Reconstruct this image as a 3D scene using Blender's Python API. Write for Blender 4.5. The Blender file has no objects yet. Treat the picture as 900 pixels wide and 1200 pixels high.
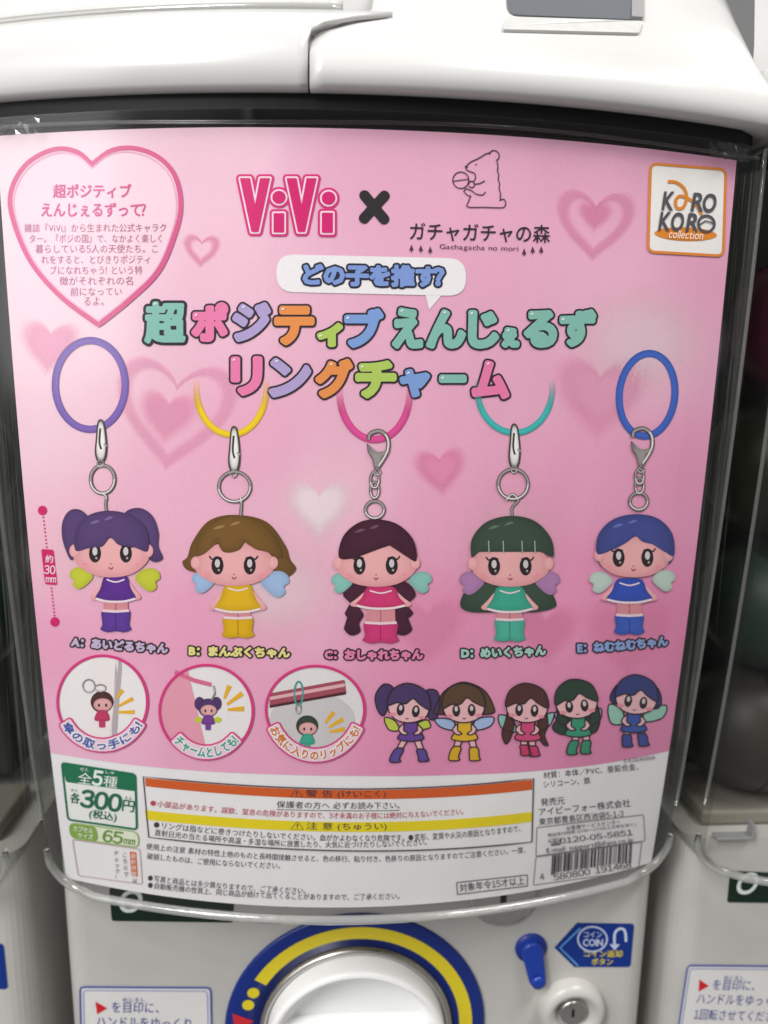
import bpy, bmesh, math, random
import numpy as np
from mathutils import Vector, Matrix
from mathutils.geometry import tessellate_polygon, delaunay_2d_cdt
random.seed(4)
sc = bpy.context.scene
COL = sc.collection

# ------------------------------------------------------------------ camera
CAM = dict(cx=-0.014, D=0.256, yaw=0.0647, pitch=0.1956, roll=0.0155, f=900.0)
def cam_axes():
    y, p, r = CAM['yaw'], CAM['pitch'], CAM['roll']
    cy, sy, cp, sp, cr, sr = math.cos(y), math.sin(y), math.cos(p), math.sin(p), math.cos(r), math.sin(r)
    f = np.array([sy*cp, cy*cp, -sp]); rt = np.array([cy, -sy, 0.0]); up = np.cross(rt, f)
    return rt*cr+up*sr, up*cr-rt*sr, f
AX = cam_axes()
EYE = np.array([CAM['cx'], -CAM['D'], 0.0])
cd = bpy.data.cameras.new('camera'); cam = bpy.data.objects.new('camera', cd); COL.objects.link(cam)
cd.sensor_fit = 'HORIZONTAL'; cd.sensor_width = 36; cd.lens = 36*CAM['f']/900
cd.clip_start = 0.01; cd.clip_end = 50
m = Matrix.Identity(4)
for k in range(3):
    m[k][0], m[k][1], m[k][2], m[k][3] = AX[0][k], AX[1][k], -AX[2][k], EYE[k]
cam.matrix_world = m
cd.dof.use_dof = True; cd.dof.focus_distance = 0.262; cd.dof.aperture_fstop = 12.0
sc.camera = cam

# ------------------------------------------------------------------ light
sc.view_settings.view_transform = 'Standard'; sc.view_settings.look = 'None'
sc.view_settings.exposure = -0.02; sc.view_settings.gamma = 1.0
w = bpy.data.worlds.new('World'); sc.world = w; w.use_nodes = True
w.node_tree.nodes['Background'].inputs[0].default_value = (1.0, .99, .98, 1)
w.node_tree.nodes['Background'].inputs[1].default_value = 0.23
def lamp(name, loc, target, sx, sy, power, col=(1, .97, .93)):
    l = bpy.data.lights.new(name, 'AREA'); l.shape = 'RECTANGLE'; l.size = sx; l.size_y = sy
    l.energy = power; l.color = col
    o = bpy.data.objects.new(name, l); COL.objects.link(o); o.location = loc
    o.rotation_euler = (Vector(target)-Vector(loc)).to_track_quat('-Z', 'Y').to_euler()
    return o
lamp('ceiling_or_added_light', (0.62, -0.42, 1.15), (0, 0, -0.05), .75, .12, 16.5, (1, .985, .965))
lamp('ceiling_or_added_light', (-0.75, -1.0, 1.05), (0, 0, -0.05), .35, .9, 24, (1, .99, .98))  # front-left fill, added to brighten the card
lamp('ceiling_or_added_light', (-0.95, -0.66, 0.34), (0, 0, -0.02), .5, 1.0, 4.6, (1, 1, 1))  # low side lamp, added to put glare on the cover's upper left

# ------------------------------------------------------------------ helpers: objects
def lin(h, a=1.0):
    h = h.lstrip('#'); v = [int(h[i:i+2], 16)/255 for i in (0, 2, 4)]
    return tuple((x/12.92 if x <= .04045 else ((x+.055)/1.055)**2.4) for x in v)+(a,)
def empty(name, loc, label, cat, group=None):
    o = bpy.data.objects.new(name, None); COL.objects.link(o); o.location = loc; o.empty_display_size = .05
    o['label'] = label; o['category'] = cat
    if group: o['group'] = group
    return o
def base_of(o):
    while o.parent: o = o.parent
    return o.location
def mk(name, verts, faces, mat, parent, cols=None, smooth=False, label=None):
    me = bpy.data.meshes.new(name)
    b = base_of(parent) if parent else Vector((0, 0, 0))
    me.from_pydata([(v[0]-b[0], v[1]-b[1], v[2]-b[2]) for v in verts], [], faces)
    if cols is not None:
        a = me.color_attributes.new('Col', 'FLOAT_COLOR', 'POINT')
        a.data.foreach_set('color', np.asarray(cols, dtype=np.float32).ravel())
    me.materials.append(mat)
    if smooth:
        me.polygons.foreach_set('use_smooth', [True]*len(me.polygons))
    me.update()
    o = bpy.data.objects.new(name, me); COL.objects.link(o)
    if parent: o.parent = parent
    if label: o['label'] = label
    return o

# ------------------------------------------------------------------ materials
def newmat(name):
    m = bpy.data.materials.new(name); m.use_nodes = True
    nt = m.node_tree; return m, nt, nt.nodes['Principled BSDF']
def plastic(name, col, rough=.35, bump=.0, var=.0, spec=.5, scale=60, metal=0.0):
    m, nt, p = newmat(name)
    p.inputs['Roughness'].default_value = rough; p.inputs['Metallic'].default_value = metal
    p.inputs['Specular IOR Level'].default_value = spec
    p.inputs['Base Color'].default_value = col
    tc = nt.nodes.new('ShaderNodeTexCoord'); n = nt.nodes.new('ShaderNodeTexNoise')
    n.inputs['Scale'].default_value = scale; n.inputs['Detail'].default_value = 5
    nt.links.new(tc.outputs['Object'], n.inputs['Vector'])
    if var:
        r = nt.nodes.new('ShaderNodeMapRange'); r.inputs[3].default_value = 1-var; r.inputs[4].default_value = 1+var*.4
        nt.links.new(n.outputs[0], r.inputs[0])
        x = nt.nodes.new('ShaderNodeMix'); x.data_type = 'RGBA'; x.blend_type = 'MULTIPLY'; x.inputs[0].default_value = 1
        x.inputs[6].default_value = col; nt.links.new(r.outputs[0], x.inputs[7]); nt.links.new(x.outputs[2], p.inputs['Base Color'])
        r2 = nt.nodes.new('ShaderNodeMapRange'); r2.inputs[3].default_value = rough*.8; r2.inputs[4].default_value = rough*1.25
        nt.links.new(n.outputs[0], r2.inputs[0]); nt.links.new(r2.outputs[0], p.inputs['Roughness'])
    if bump:
        b = nt.nodes.new('ShaderNodeBump'); b.inputs['Strength'].default_value = bump; b.inputs['Distance'].default_value = .001
        nt.links.new(n.outputs[0], b.inputs['Height']); nt.links.new(b.outputs[0], p.inputs['Normal'])
    return m
def ink(name, alpha=False, rough=.42):
    m, nt, p = newmat(name)
    a = nt.nodes.new('ShaderNodeAttribute'); a.attribute_name = 'Col'
    tc = nt.nodes.new('ShaderNodeTexCoord'); n = nt.nodes.new('ShaderNodeTexNoise')
    n.inputs['Scale'].default_value = 900; n.inputs['Detail'].default_value = 2
    nt.links.new(tc.outputs['Object'], n.inputs['Vector'])
    r = nt.nodes.new('ShaderNodeMapRange'); r.inputs[3].default_value = .95; r.inputs[4].default_value = 1.04
    nt.links.new(n.outputs[0], r.inputs[0])
    x = nt.nodes.new('ShaderNodeMix'); x.data_type = 'RGBA'; x.blend_type = 'MULTIPLY'; x.inputs[0].default_value = 1
    nt.links.new(a.outputs['Color'], x.inputs[6]); nt.links.new(r.outputs[0], x.inputs[7])
    nt.links.new(x.outputs[2], p.inputs['Base Color'])
    p.inputs['Roughness'].default_value = rough; p.inputs['Specular IOR Level'].default_value = .3
    # paper is never quite flat: soft waviness
    n2 = nt.nodes.new('ShaderNodeTexNoise'); n2.inputs['Scale'].default_value = 22; n2.inputs['Detail'].default_value = 2
    mp = nt.nodes.new('ShaderNodeMapping'); mp.inputs['Scale'].default_value = (1, 1, .35)
    nt.links.new(tc.outputs['Object'], mp.inputs[0]); nt.links.new(mp.outputs[0], n2.inputs['Vector'])
    b = nt.nodes.new('ShaderNodeBump'); b.inputs['Strength'].default_value = .6; b.inputs['Distance'].default_value = .004
    nt.links.new(n2.outputs[0], b.inputs['Height']); nt.links.new(b.outputs[0], p.inputs['Normal'])
    if alpha: nt.links.new(a.outputs['Alpha'], p.inputs['Alpha'])
    return m
def clear(name, tint=(.97, .97, .96, 1), rough=.06, gloss=1.0, streak=0.0, haze=0.0):
    """thin clear plastic: see-through with a Fresnel sheen, a little haze and moulding streaks"""
    m, nt, p = newmat(name); nt.nodes.remove(p)
    out = nt.nodes['Material Output']
    t = nt.nodes.new('ShaderNodeBsdfTransparent'); t.inputs[0].default_value = tint
    g = nt.nodes.new('ShaderNodeBsdfGlossy'); g.inputs['Roughness'].default_value = rough
    f = nt.nodes.new('ShaderNodeLayerWeight'); f.inputs[0].default_value = .5
    pw = nt.nodes.new('ShaderNodeMath'); pw.operation = 'POWER'; pw.inputs[1].default_value = 4
    nt.links.new(f.outputs['Facing'], pw.inputs[0])
    mu = nt.nodes.new('ShaderNodeMath'); mu.operation = 'MULTIPLY_ADD'; mu.inputs[1].default_value = .85*gloss; mu.inputs[2].default_value = .05*gloss; mu.use_clamp = True
    nt.links.new(pw.outputs[0], mu.inputs[0])
    mix = nt.nodes.new('ShaderNodeMixShader'); nt.links.new(mu.outputs[0], mix.inputs[0])
    last = t
    if haze:
        d = nt.nodes.new('ShaderNodeBsdfDiffuse'); d.inputs[0].default_value = (.8, .8, .78, 1)
        tr = nt.nodes.new('ShaderNodeBsdfTranslucent'); tr.inputs[0].default_value = (.8, .8, .78, 1)
        ad = nt.nodes.new('ShaderNodeMixShader'); nt.links.new(d.outputs[0], ad.inputs[1]); nt.links.new(tr.outputs[0], ad.inputs[2])
        hm = nt.nodes.new('ShaderNodeMixShader'); hm.inputs[0].default_value = haze
        nt.links.new(t.outputs[0], hm.inputs[1]); nt.links.new(ad.outputs[0], hm.inputs[2]); last = hm
    nt.links.new(last.outputs[0], mix.inputs[1]); nt.links.new(g.outputs[0], mix.inputs[2])
    if streak:
        tc = nt.nodes.new('ShaderNodeTexCoord'); mp = nt.nodes.new('ShaderNodeMapping')
        mp.inputs['Scale'].default_value = (110, 150, 6)
        n = nt.nodes.new('ShaderNodeTexNoise'); n.inputs['Scale'].default_value = 1; n.inputs['Detail'].default_value = 3
        nt.links.new(tc.outputs['Object'], mp.inputs[0]); nt.links.new(mp.outputs[0], n.inputs['Vector'])
        b = nt.nodes.new('ShaderNodeBump'); b.inputs['Strength'].default_value = streak; b.inputs['Distance'].default_value = .002
        nt.links.new(n.outputs[0], b.inputs['Height']); nt.links.new(b.outputs[0], g.inputs['Normal']); nt.links.new(b.outputs[0], f.inputs['Normal'])
    nt.links.new(mix.outputs[0], out.inputs[0])
    return m
INK, FADE = ink('printed_ink'), ink('fading_ink', True)
WHITE = plastic('white_plastic', (.61, .605, .59, 1), .24, .06, .07, scale=28)
BODY = plastic('cream_plastic', (.53, .515, .485, 1), .3, .05, .12, scale=35)
DARK = plastic('black_rubber', (.006, .006, .006, 1), .5, spec=.2)
HOUSE = plastic('dark_housing', (.03, .032, .032, 1), .5, .1, .2)
GREY = plastic('grey_plastic', (.28, .28, .28, 1), .4)
SLATE = plastic('slot_shade_plastic', (.12, .13, .145, 1), .3)
METAL = plastic('brushed_metal', (.62, .6, .57, 1), .28, .05, .1, metal=1.0)
BLUE = plastic('blue_plastic', (.008, .04, .32, 1), .3)
FLOOR = plastic('dull_beige_plastic', (.26, .24, .2, 1), .5, .1, .3)
HEADER = plastic('brown_black_plastic', (.03, .024, .02, 1), .4, .1, .3, scale=30)
COVER = clear('clear_plastic', (.98, .98, .975, 1), .17, .9, .03, .0)
SIDE = clear('streaked_clear_plastic', (.70, .71, .68, 1), .10, .75, .9, .012)
RIM = clear('thick_clear_plastic', (.93, .93, .92, 1), .1, 1.8, .15, .42)
EDGE = clear('clear_plastic_edge', (.86, .86, .85, 1), .1, 1.8, 0, .16)
FILM = clear('clear_film', (.97, .97, .97, 1), .04, 1.6, 0, 0)

# ------------------------------------------------------------------ surfaces
IR, BEND, ZT, H, CW = 2.8041, 0.2697, 0.0699, 0.2915, 0.25
TAP = -0.0357
class Card:
    def y(s, u, z): return u*u*IR/2 + BEND*np.maximum(0, ZT-z)**2
    gu, gz = .006, .014
class Plane:
    def __init__(s, y0): s.y0 = y0
    def y(s, u, z): return s.y0+0*u
    gu, gz = .5, .5
CARD, PANEL = Card(), Plane(0.053)
def ray(px, py):
    d = (np.multiply.outer((px-450)/CAM['f'], AX[0]) - np.multiply.outer((py-600)/CAM['f'], AX[1]) + AX[2])
    return d
def unproj(surf, pts, it=14):
    p = np.asarray(pts, dtype=float).reshape(-1, 2)
    d = ray(p[:, 0], p[:, 1]); t = np.full(len(p), .27)
    for _ in range(it):
        q = EYE + d*t[:, None]
        g = q[:, 1]-surf.y(q[:, 0], q[:, 2])
        e = 1e-5; q2 = EYE+d*(t+e)[:, None]
        g2 = q2[:, 1]-surf.y(q2[:, 0], q2[:, 2])
        t = t - g/((g2-g)/e)
    q = EYE+d*t[:, None]
    return np.stack([q[:, 0], q[:, 2]], -1)
LAYER = 9e-5
def drape(name, verts_px, faces, cols, parent, surf=CARD, layer=1, mat=None, uv=False, label=None):
    """flat art (photo measure) laid onto its real surface and cut along the surface's curvature"""
    U = np.asarray(verts_px, float).reshape(-1, 2) if uv else unproj(surf, verts_px)
    cols = np.asarray(cols, float)
    if cols.ndim == 1: cols = np.tile(cols, (len(U), 1))
    bm = bmesh.new(); cl = bm.verts.layers.float_color.new('c')
    vs = []
    for (u, z), c in zip(U, cols):
        v = bm.verts.new((u, z, 0)); v[cl] = c; vs.append(v)
    for f in faces:
        try: bm.faces.new([vs[i] for i in f])
        except ValueError: pass
    lo, hi = U.min(0), U.max(0)
    for ax, g in ((0, surf.gu), (1, surf.gz)):
        k = math.ceil(lo[ax]/g)
        while k*g < hi[ax]:
            co = [0, 0, 0]; no = [0, 0, 0]; co[ax] = k*g; no[ax] = 1
            bmesh.ops.bisect_plane(bm, geom=bm.verts[:]+bm.edges[:]+bm.faces[:], dist=1e-8, plane_co=co, plane_no=no)
            k += 1
    bm.verts.index_update()
    A = np.array([v.co[:] for v in bm.verts]); cc = [tuple(v[cl]) for v in bm.verts]
    F = []
    for f in bm.faces:
        ids = [v.index for v in f.verts]
        if f.normal.z < 0: ids.reverse()
        F.append(ids)
    bm.free()
    Y = surf.y(A[:, 0], A[:, 1]) - LAYER*layer
    V = np.stack([A[:, 0], Y, A[:, 1]], -1)
    return mk(name, V.tolist(), F, mat or INK, parent, cc, label=label)

# ------------------------------------------------------------------ 2D art
class Art:
    def __init__(s): s.v = []; s.f = []; s.c = []
    def add(s, V, F, c):
        n = len(s.v); V = [tuple(map(float, p)) for p in V]; s.v += V; s.f += [[i+n for i in f] for f in F]
        if np.ndim(c) == 1: s.c += [tuple(c)]*len(V)
        else: s.c += [tuple(x) for x in c]
        return s
    def poly(s, pts, c):
        pts = list(pts)
        F = tessellate_polygon([[Vector((p[0], p[1], 0)) for p in pts]])
        return s.add(pts, F, c)
    def stroke(s, pts, wd, c, closed=False, taper=None):
        P = np.asarray(pts, float); n = len(P)
        if closed: T = np.roll(P, -1, 0)-np.roll(P, 1, 0)
        else: T = np.gradient(P, axis=0)
        T /= np.maximum(np.linalg.norm(T, axis=1, keepdims=True), 1e-9)
        N = np.stack([-T[:, 1], T[:, 0]], -1)
        W = np.full(n, wd/2.0) if taper is None else np.asarray(taper)*wd/2
        A, B = P+N*W[:, None], P-N*W[:, None]
        V = np.concatenate([A, B]); F = []
        for i in range(n if closed else n-1):
            j = (i+1) % n; F.append([i, j, j+n, i+n])
        cc = c if np.ndim(c) == 1 else list(c)+list(c)
        return s.add(V, F, cc)
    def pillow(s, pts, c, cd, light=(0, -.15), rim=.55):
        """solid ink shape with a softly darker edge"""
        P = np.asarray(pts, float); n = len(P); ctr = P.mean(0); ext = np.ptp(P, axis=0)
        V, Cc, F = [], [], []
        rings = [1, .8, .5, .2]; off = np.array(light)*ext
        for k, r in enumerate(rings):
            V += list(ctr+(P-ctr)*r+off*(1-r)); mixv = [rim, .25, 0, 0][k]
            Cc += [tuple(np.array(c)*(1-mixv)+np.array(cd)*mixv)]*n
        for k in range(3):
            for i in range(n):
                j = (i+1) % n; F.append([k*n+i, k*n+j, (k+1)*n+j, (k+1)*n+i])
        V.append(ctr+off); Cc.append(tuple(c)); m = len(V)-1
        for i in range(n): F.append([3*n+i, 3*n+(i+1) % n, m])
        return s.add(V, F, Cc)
    def put(s, name, parent, layer=1, **k): return drape(name, s.v, s.f, s.c, parent, layer=layer, **k)
def ell(cx, cy, rx, ry=None, n=40, a0=0, a1=360, rot=0):
    ry = rx if ry is None else ry
    full = abs(a1-a0) >= 360
    a = np.radians(np.linspace(a0, a1, n, endpoint=not full)); r = math.radians(rot)
    x, y = rx*np.cos(a), ry*np.sin(a)
    return np.stack([cx+x*math.cos(r)-y*math.sin(r), cy+x*math.sin(r)+y*math.cos(r)], -1)
def spline(pts, closed=True, n=8):
    P = [np.asarray(p, float) for p in pts]; m = len(P); out = []
    for i in range(m if closed else m-1):
        g = lambda k: P[k % m] if closed else P[min(max(k, 0), m-1)]
        a, b, c, d = g(i-1), g(i), g(i+1), g(i+2)
        for t in np.linspace(0, 1, n, endpoint=False):
            out.append(.5*((2*b)+(c-a)*t+(2*a-5*b+4*c-d)*t*t+(3*b-a-3*c+d)*t**3))
    if not closed: out.append(P[-1])
    return np.array(out)
def quadpts(c4, r=4, n=5, m=8):
    """rounded four-corner outline; c4 = tl, tr, br, bl"""
    P = [np.asarray(p, float) for p in c4]; out = []
    for i in range(4):
        a, b, c = P[i-1], P[i], P[(i+1) % 4]
        u = (a-b)/np.linalg.norm(a-b); v = (c-b)/np.linalg.norm(c-b)
        for t in np.linspace(0, 1, n):
            p0, p2 = b+u*r, b+v*r
            out.append((1-t)**2*p0+2*t*(1-t)*b+t*t*p2)
        q0, q1 = b+v*r, c-v*r
        for t in np.linspace(0, 1, m+2)[1:-1]: out.append(q0+(q1-q0)*t)
    return np.array(out)
def heartpts(cx, cy, s, rot=0, n=52):
    a = np.linspace(0, 2*np.pi, n, endpoint=False)
    x = 15.5*np.sign(np.sin(a))*np.abs(np.sin(a))**2.4; y = -(13*np.cos(a)-5*np.cos(2*a)-2*np.cos(3*a)-.5*np.cos(4*a))
    r = math.radians(rot); x, y = x*s/17, (y-1)*s/17
    return np.stack([cx+x*math.cos(r)-y*math.sin(r), cy+x*math.sin(r)+y*math.cos(r)], -1)

# ------------------------------------------------------------------ lettering
_fc = {}
def glyphs(body, res=3, offset=0.0, shear=0.0):
    k = (body, res, offset, shear)
    if k in _fc: return _fc[k]
    c = bpy.data.curves.new('text', 'FONT'); c.body = body; c.resolution_u = res; c.offset = offset; c.shear = shear
    o = bpy.data.objects.new('text', c); COL.objects.link(o)
    dg = bpy.context.evaluated_depsgraph_get(); dg.update()
    me = bpy.data.meshes.new_from_object(o.evaluated_get(dg))
    V = np.array([v.co[:2] for v in me.vertices]) if len(me.vertices) else np.zeros((0, 2))
    F = [list(p.vertices) for p in me.polygons]
    bpy.data.objects.remove(o); bpy.data.curves.remove(c); bpy.data.meshes.remove(me)
    _fc[k] = (V, F); return V, F
def layout(body, res=3, shear=0.0):
    """one line set character by character (round digits and ? ! from the wide set)"""
    x = 0.0; VV = []; FF = []; n = 0
    for ch in body:
        if ch == ' ': x += .33; continue
        if ch in '0123456789?!':
            V, F = glyphs(chr(ord(ch)+0xFEE0), res); dx, adv = x-.5+.29, .58
            if ch in '!': dx, adv = x-.5+.3, .55
        elif ord(ch) < 128:
            V, F = glyphs(ch, res); dx = x+.045-V[:, 0].min(); adv = np.ptp(V[:, 0])+.09
        else: V, F = glyphs(ch, res); dx, adv = x, 1.0
        VV.append(V+(dx, 0)); FF += [[k+n for k in f] for f in F]; n += len(V); x += adv
    V = np.concatenate(VV)
    if shear: V[:, 0] += shear*V[:, 1]
    return V, FF
def along(pts, h):
    """maps s,t in 0..1 (t up) on a baseline through two or three points, or many"""
    P = np.asarray(pts, float)
    def fn(s, t):
        if len(P) == 2: B = P[0]+(P[1]-P[0])*s[:, None]; T = np.tile(P[1]-P[0], (len(s), 1))
        elif len(P) == 3:
            a, b, c = P; x = s[:, None]; ctl = 2*b-.5*(a+c)
            B = (1-x)**2*a+2*x*(1-x)*ctl+x*x*c; T = 2*(1-x)*(ctl-a)+2*x*(c-ctl)
        else:
            q = s*(len(P)-1); i = np.clip(q.astype(int), 0, len(P)-2); w_ = (q-i)[:, None]
            B = P[i]*(1-w_)+P[i+1]*w_; g = np.gradient(P, axis=0); T = g[i]*(1-w_)+g[i+1]*w_
        T = T/np.linalg.norm(T, axis=1, keepdims=True)
        N = np.stack([T[:, 1], -T[:, 0]], -1)
        return B+N*(t*h)[:, None]
    return fn
def textpx(body, pts, h, bold=0.0, res=2, shear=0, fixed=False):
    V, F = layout(body, res, shear)
    lo, hi = V.min(0), V.max(0)
    if fixed: lo = np.array([lo[0], -.12]); hi = np.array([hi[0], .88])
    s = (V-lo)/np.maximum(hi-lo, 1e-6)
    return along(pts, h)(s[:, 0], s[:, 1]), F
def text(art, body, pts, h, c, bold=0.0, res=2, shear=0, fixed=False):
    if bold > .009:      # heavier strokes: grow the filled glyphs
        V, F = textpx(body, pts, h, 0, res, shear, fixed); lo, hi = V.min(0)-2, V.max(0)+2
        ss = min(14, max(6, 70/h)); V, F = Grid(lo[0], lo[1], hi[0], hi[1], ss).tris(V, F).grown(bold*h*.85).shape(2)
    else:
        V, F = textpx(body, pts, h, 0, res, shear, fixed)
    art.add(V, F, c); return art
# --- fat rounded lettering: glyphs are filled on a fine grid, grown, and traced back to outlines
class Grid:
    def __init__(s, x0, y0, x1, y1, ss=6):
        s.x0, s.y0, s.ss = x0, y0, ss; s.a = np.zeros((int((y1-y0)*ss)+4, int((x1-x0)*ss)+4), bool)
    def tris(s, V, F):
        V = (np.asarray(V)-(s.x0, s.y0))*s.ss
        for f in F:
            for k in range(1, len(f)-1):
                a, b, c = V[f[0]], V[f[k]], V[f[k+1]]
                lo = np.floor(np.minimum(np.minimum(a, b), c)).astype(int); hi = np.ceil(np.maximum(np.maximum(a, b), c)).astype(int)+1
                lo = np.maximum(lo, 0); hi = np.minimum(hi, (s.a.shape[1], s.a.shape[0]))
                if (hi <= lo).any(): continue
                X, Y = np.meshgrid(np.arange(lo[0], hi[0])+.5, np.arange(lo[1], hi[1])+.5)
                d = (b[0]-a[0])*(c[1]-a[1])-(b[1]-a[1])*(c[0]-a[0])
                if abs(d) < 1e-9: continue
                w1 = ((X-a[0])*(c[1]-a[1])-(Y-a[1])*(c[0]-a[0]))/d
                w2 = ((b[0]-a[0])*(Y-a[1])-(b[1]-a[1])*(X-a[0]))/d
                e = -.02
                s.a[lo[1]:hi[1], lo[0]:hi[0]] |= (w1 >= e) & (w2 >= e) & (w1+w2 <= 1-e)
        return s
    def grown(s, r):
        r *= s.ss; R = int(r); out = np.zeros_like(s.a); h, wd = s.a.shape
        cs = np.concatenate([np.zeros((h, 1), int), np.cumsum(s.a, 1)], 1)
        for dy in range(-R, R+1):
            k = int(math.sqrt(max(r*r-dy*dy, 0)))
            i0 = np.clip(np.arange(wd)-k, 0, wd); i1 = np.clip(np.arange(wd)+k+1, 0, wd)
            row = (cs[:, i1]-cs[:, i0]) > 0
            if dy >= 0: out[dy:] |= row[:h-dy]
            else: out[:dy] |= row[-dy:]
        g = Grid.__new__(Grid); g.x0, g.y0, g.ss, g.a = s.x0, s.y0, s.ss, out; return g
    def shape(s, keep=4):
        f = np.pad(s.a.astype(float), 3)
        for _ in range(2):
            for ax in (0, 1):
                f = (np.roll(f, 1, ax)+np.roll(f, -1, ax)+f)/3
        ins = f > .5
        key = ins[:-1, :-1]*1+ins[:-1, 1:]*2+ins[1:, 1:]*4+ins[1:, :-1]*8
        tbl = {1: [(3, 0)], 2: [(0, 1)], 3: [(3, 1)], 4: [(1, 2)], 5: [(3, 0), (1, 2)], 6: [(0, 2)], 7: [(3, 2)], 8: [(2, 3)],
               9: [(2, 0)], 10: [(0, 1), (2, 3)], 11: [(2, 1)], 12: [(1, 3)], 13: [(1, 0)], 14: [(0, 3)]}
        nxt = {}; pos = {}
        for i, j in zip(*np.nonzero((key > 0) & (key < 15))):
            i, j = int(i), int(j)
            E_ = [(i, j, 0), (i, j+1, 1), (i+1, j, 0), (i, j, 1)]
            for a, b in tbl[int(key[i, j])]: nxt[E_[a]] = E_[b]
        def P(e):
            i, j, o = e
            if o == 0: a, b = f[i, j], f[i, j+1]; return (j+(.5-a)/(b-a), i)
            a, b = f[i, j], f[i+1, j]; return (j, i+(.5-a)/(b-a))
        loops = []
        while nxt:
            st = next(iter(nxt)); L = []; e = st
            while e in nxt:
                L.append(P(e)); e = nxt.pop(e)
            if len(L) >= 10: loops.append(np.array(L[::keep] if len(L) > 6*keep else L[::2]))
        loops = [(L-3+.5)/s.ss+(s.x0, s.y0) for L in loops]
        if not loops: return [], []
        pts = np.concatenate(loops); k = 0; fc = []
        for L in loops: fc.append(list(range(k, k+len(L)))); k += len(L)
        V, _, F, *_r = delaunay_2d_cdt([Vector(p) for p in pts], [], fc, 2, 1e-6)
        return [tuple(v) for v in V], [list(t) for t in F]
def fat(name, parent, body, pts, h, r_fill, r_out, c_fill, c_out, layer, ss=8, bold=0.0, fname='letter_fill'):
    V, F = textpx(body, pts, h, 0); lo, hi = V.min(0)-r_out-2, V.max(0)+r_out+2
    g = Grid(lo[0], lo[1], hi[0], hi[1], ss).tris(V, F)
    o = drape(name, *g.grown(r_out).shape(3), c_out, parent, layer=layer)
    drape(fname, *g.grown(r_fill).shape(3), c_fill, o, layer=layer+1)
    return o

# ================================================================== MACHINE
def grid_faces(n, m_, wrap=False):
    F = []
    for i in range(n-1):
        for j in range(m_ if wrap else m_-1):
            k = (j+1) % m_; F.append([i*m_+j, i*m_+k, (i+1)*m_+k, (i+1)*m_+j])
    return F
def rbox(name, x0, x1, y0, y1, z0, z1, r, mat, parent, seg=3, label=None):
    bm = bmesh.new(); bmesh.ops.create_cube(bm, size=1)
    for v in bm.verts: v.co = ((x0+x1)/2+v.co.x*(x1-x0), (y0+y1)/2+v.co.y*(y1-y0), (z0+z1)/2+v.co.z*(z1-z0))
    if r: bmesh.ops.bevel(bm, geom=bm.edges[:], offset=r, segments=seg, affect='EDGES', profile=.5)
    bm.verts.index_update(); V = [v.co[:] for v in bm.verts]; F = [[v.index for v in f.verts] for f in bm.faces]; bm.free()
    return mk(name, V, F, mat, parent, smooth=False, label=label)
def lathe(name, cx, cz, prof, mat, parent, n=72, label=None):
    """profile of (radius, y) turned about the axis towards the viewer"""
    V = []; 
    for r, y in prof:
        for k in range(n):
            a = 2*math.pi*k/n; V.append((cx+r*math.cos(a), y, cz+r*math.sin(a)))
    F = grid_faces(len(prof), n, True)
    if prof[-1][0] < 2e-3: F.append([(len(prof)-1)*n+k for k in range(n)])
    o = mk(name, V, F, mat, parent, smooth=True, label=label); return o
def tube(name, pts, rad, mat, parent, n=10, cap=True):
    P = np.asarray(pts, float); T = np.gradient(P, axis=0); T /= np.linalg.norm(T, axis=1, keepdims=True)
    V = []
    for p, t, r in zip(P, T, np.broadcast_to(rad, len(P))):
        u = np.cross(t, (0.0, 0.3, 1.0)); 
        if np.linalg.norm(u) < 1e-3: u = np.cross(t, (1.0, 0, 0))
        u /= np.linalg.norm(u); v_ = np.cross(t, u)
        for k in range(n):
            a = 2*math.pi*k/n; V.append(p+r*(math.cos(a)*u+math.sin(a)*v_))
    F = grid_faces(len(P), n, True)
    if cap: F += [[k for k in range(n)], [len(V)-1-k for k in range(n)]]
    return mk(name, V, F, mat, parent, smooth=True)

YB = PANEL.y0
ZB = ZT-H                    # card bottom
machine = empty('capsule_machine', (0, .12, -.46), 'white capsule toy machine in the centre holding the pink card behind its clear cover', 'vending machine', 'capsule machines standing side by side')
HW = .1392                    # half width of the clear cover
def front(u): return u*u*IR/2
# body
prof = []
for z, dy in [(-.46, .004), (-.455, 0), (-.30, 0), (-.215, 0)]: prof.append((z, dy))
def body_path(off):
    hwb = .1365-off; r = .011; pts = [(-hwb, .16)]
    for a in np.linspace(180, 270, 8): pts.append((-hwb+r+r*math.cos(math.radians(a)), YB+off+r+r*math.sin(math.radians(a))))
    for a in np.linspace(270, 360, 8): pts.append((hwb-r+r*math.cos(math.radians(a)), YB+off+r+r*math.sin(math.radians(a))))
    pts.append((hwb, .16)); return pts
V = []; 
for z, dy in prof: V += [(x, y, z) for x, y in body_path(dy)]
npth = len(body_path(0)); F = grid_faces(len(prof), npth)
V0 = len(V); F.append([(len(prof)-1)*npth+k for k in range(npth)])
mk('front_panel', V, F, BODY, machine)
# back shell and dark inside
rbox('inner_housing', -.118, .118, .10, .155, -.205, .1, .004, HOUSE, machine)
rbox('inner_floor', -.125, .125, .062, .1, -.2145, -.207, .002, FLOOR, machine)
rbox('latch', -.124, -.106, YB-.004, YB+.001, -.2135, -.2122, .0003, GREY, machine)
rbox('latch', -.1075, -.106, YB-.004, YB+.001, -.2122, -.206, .0003, GREY, machine)
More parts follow.
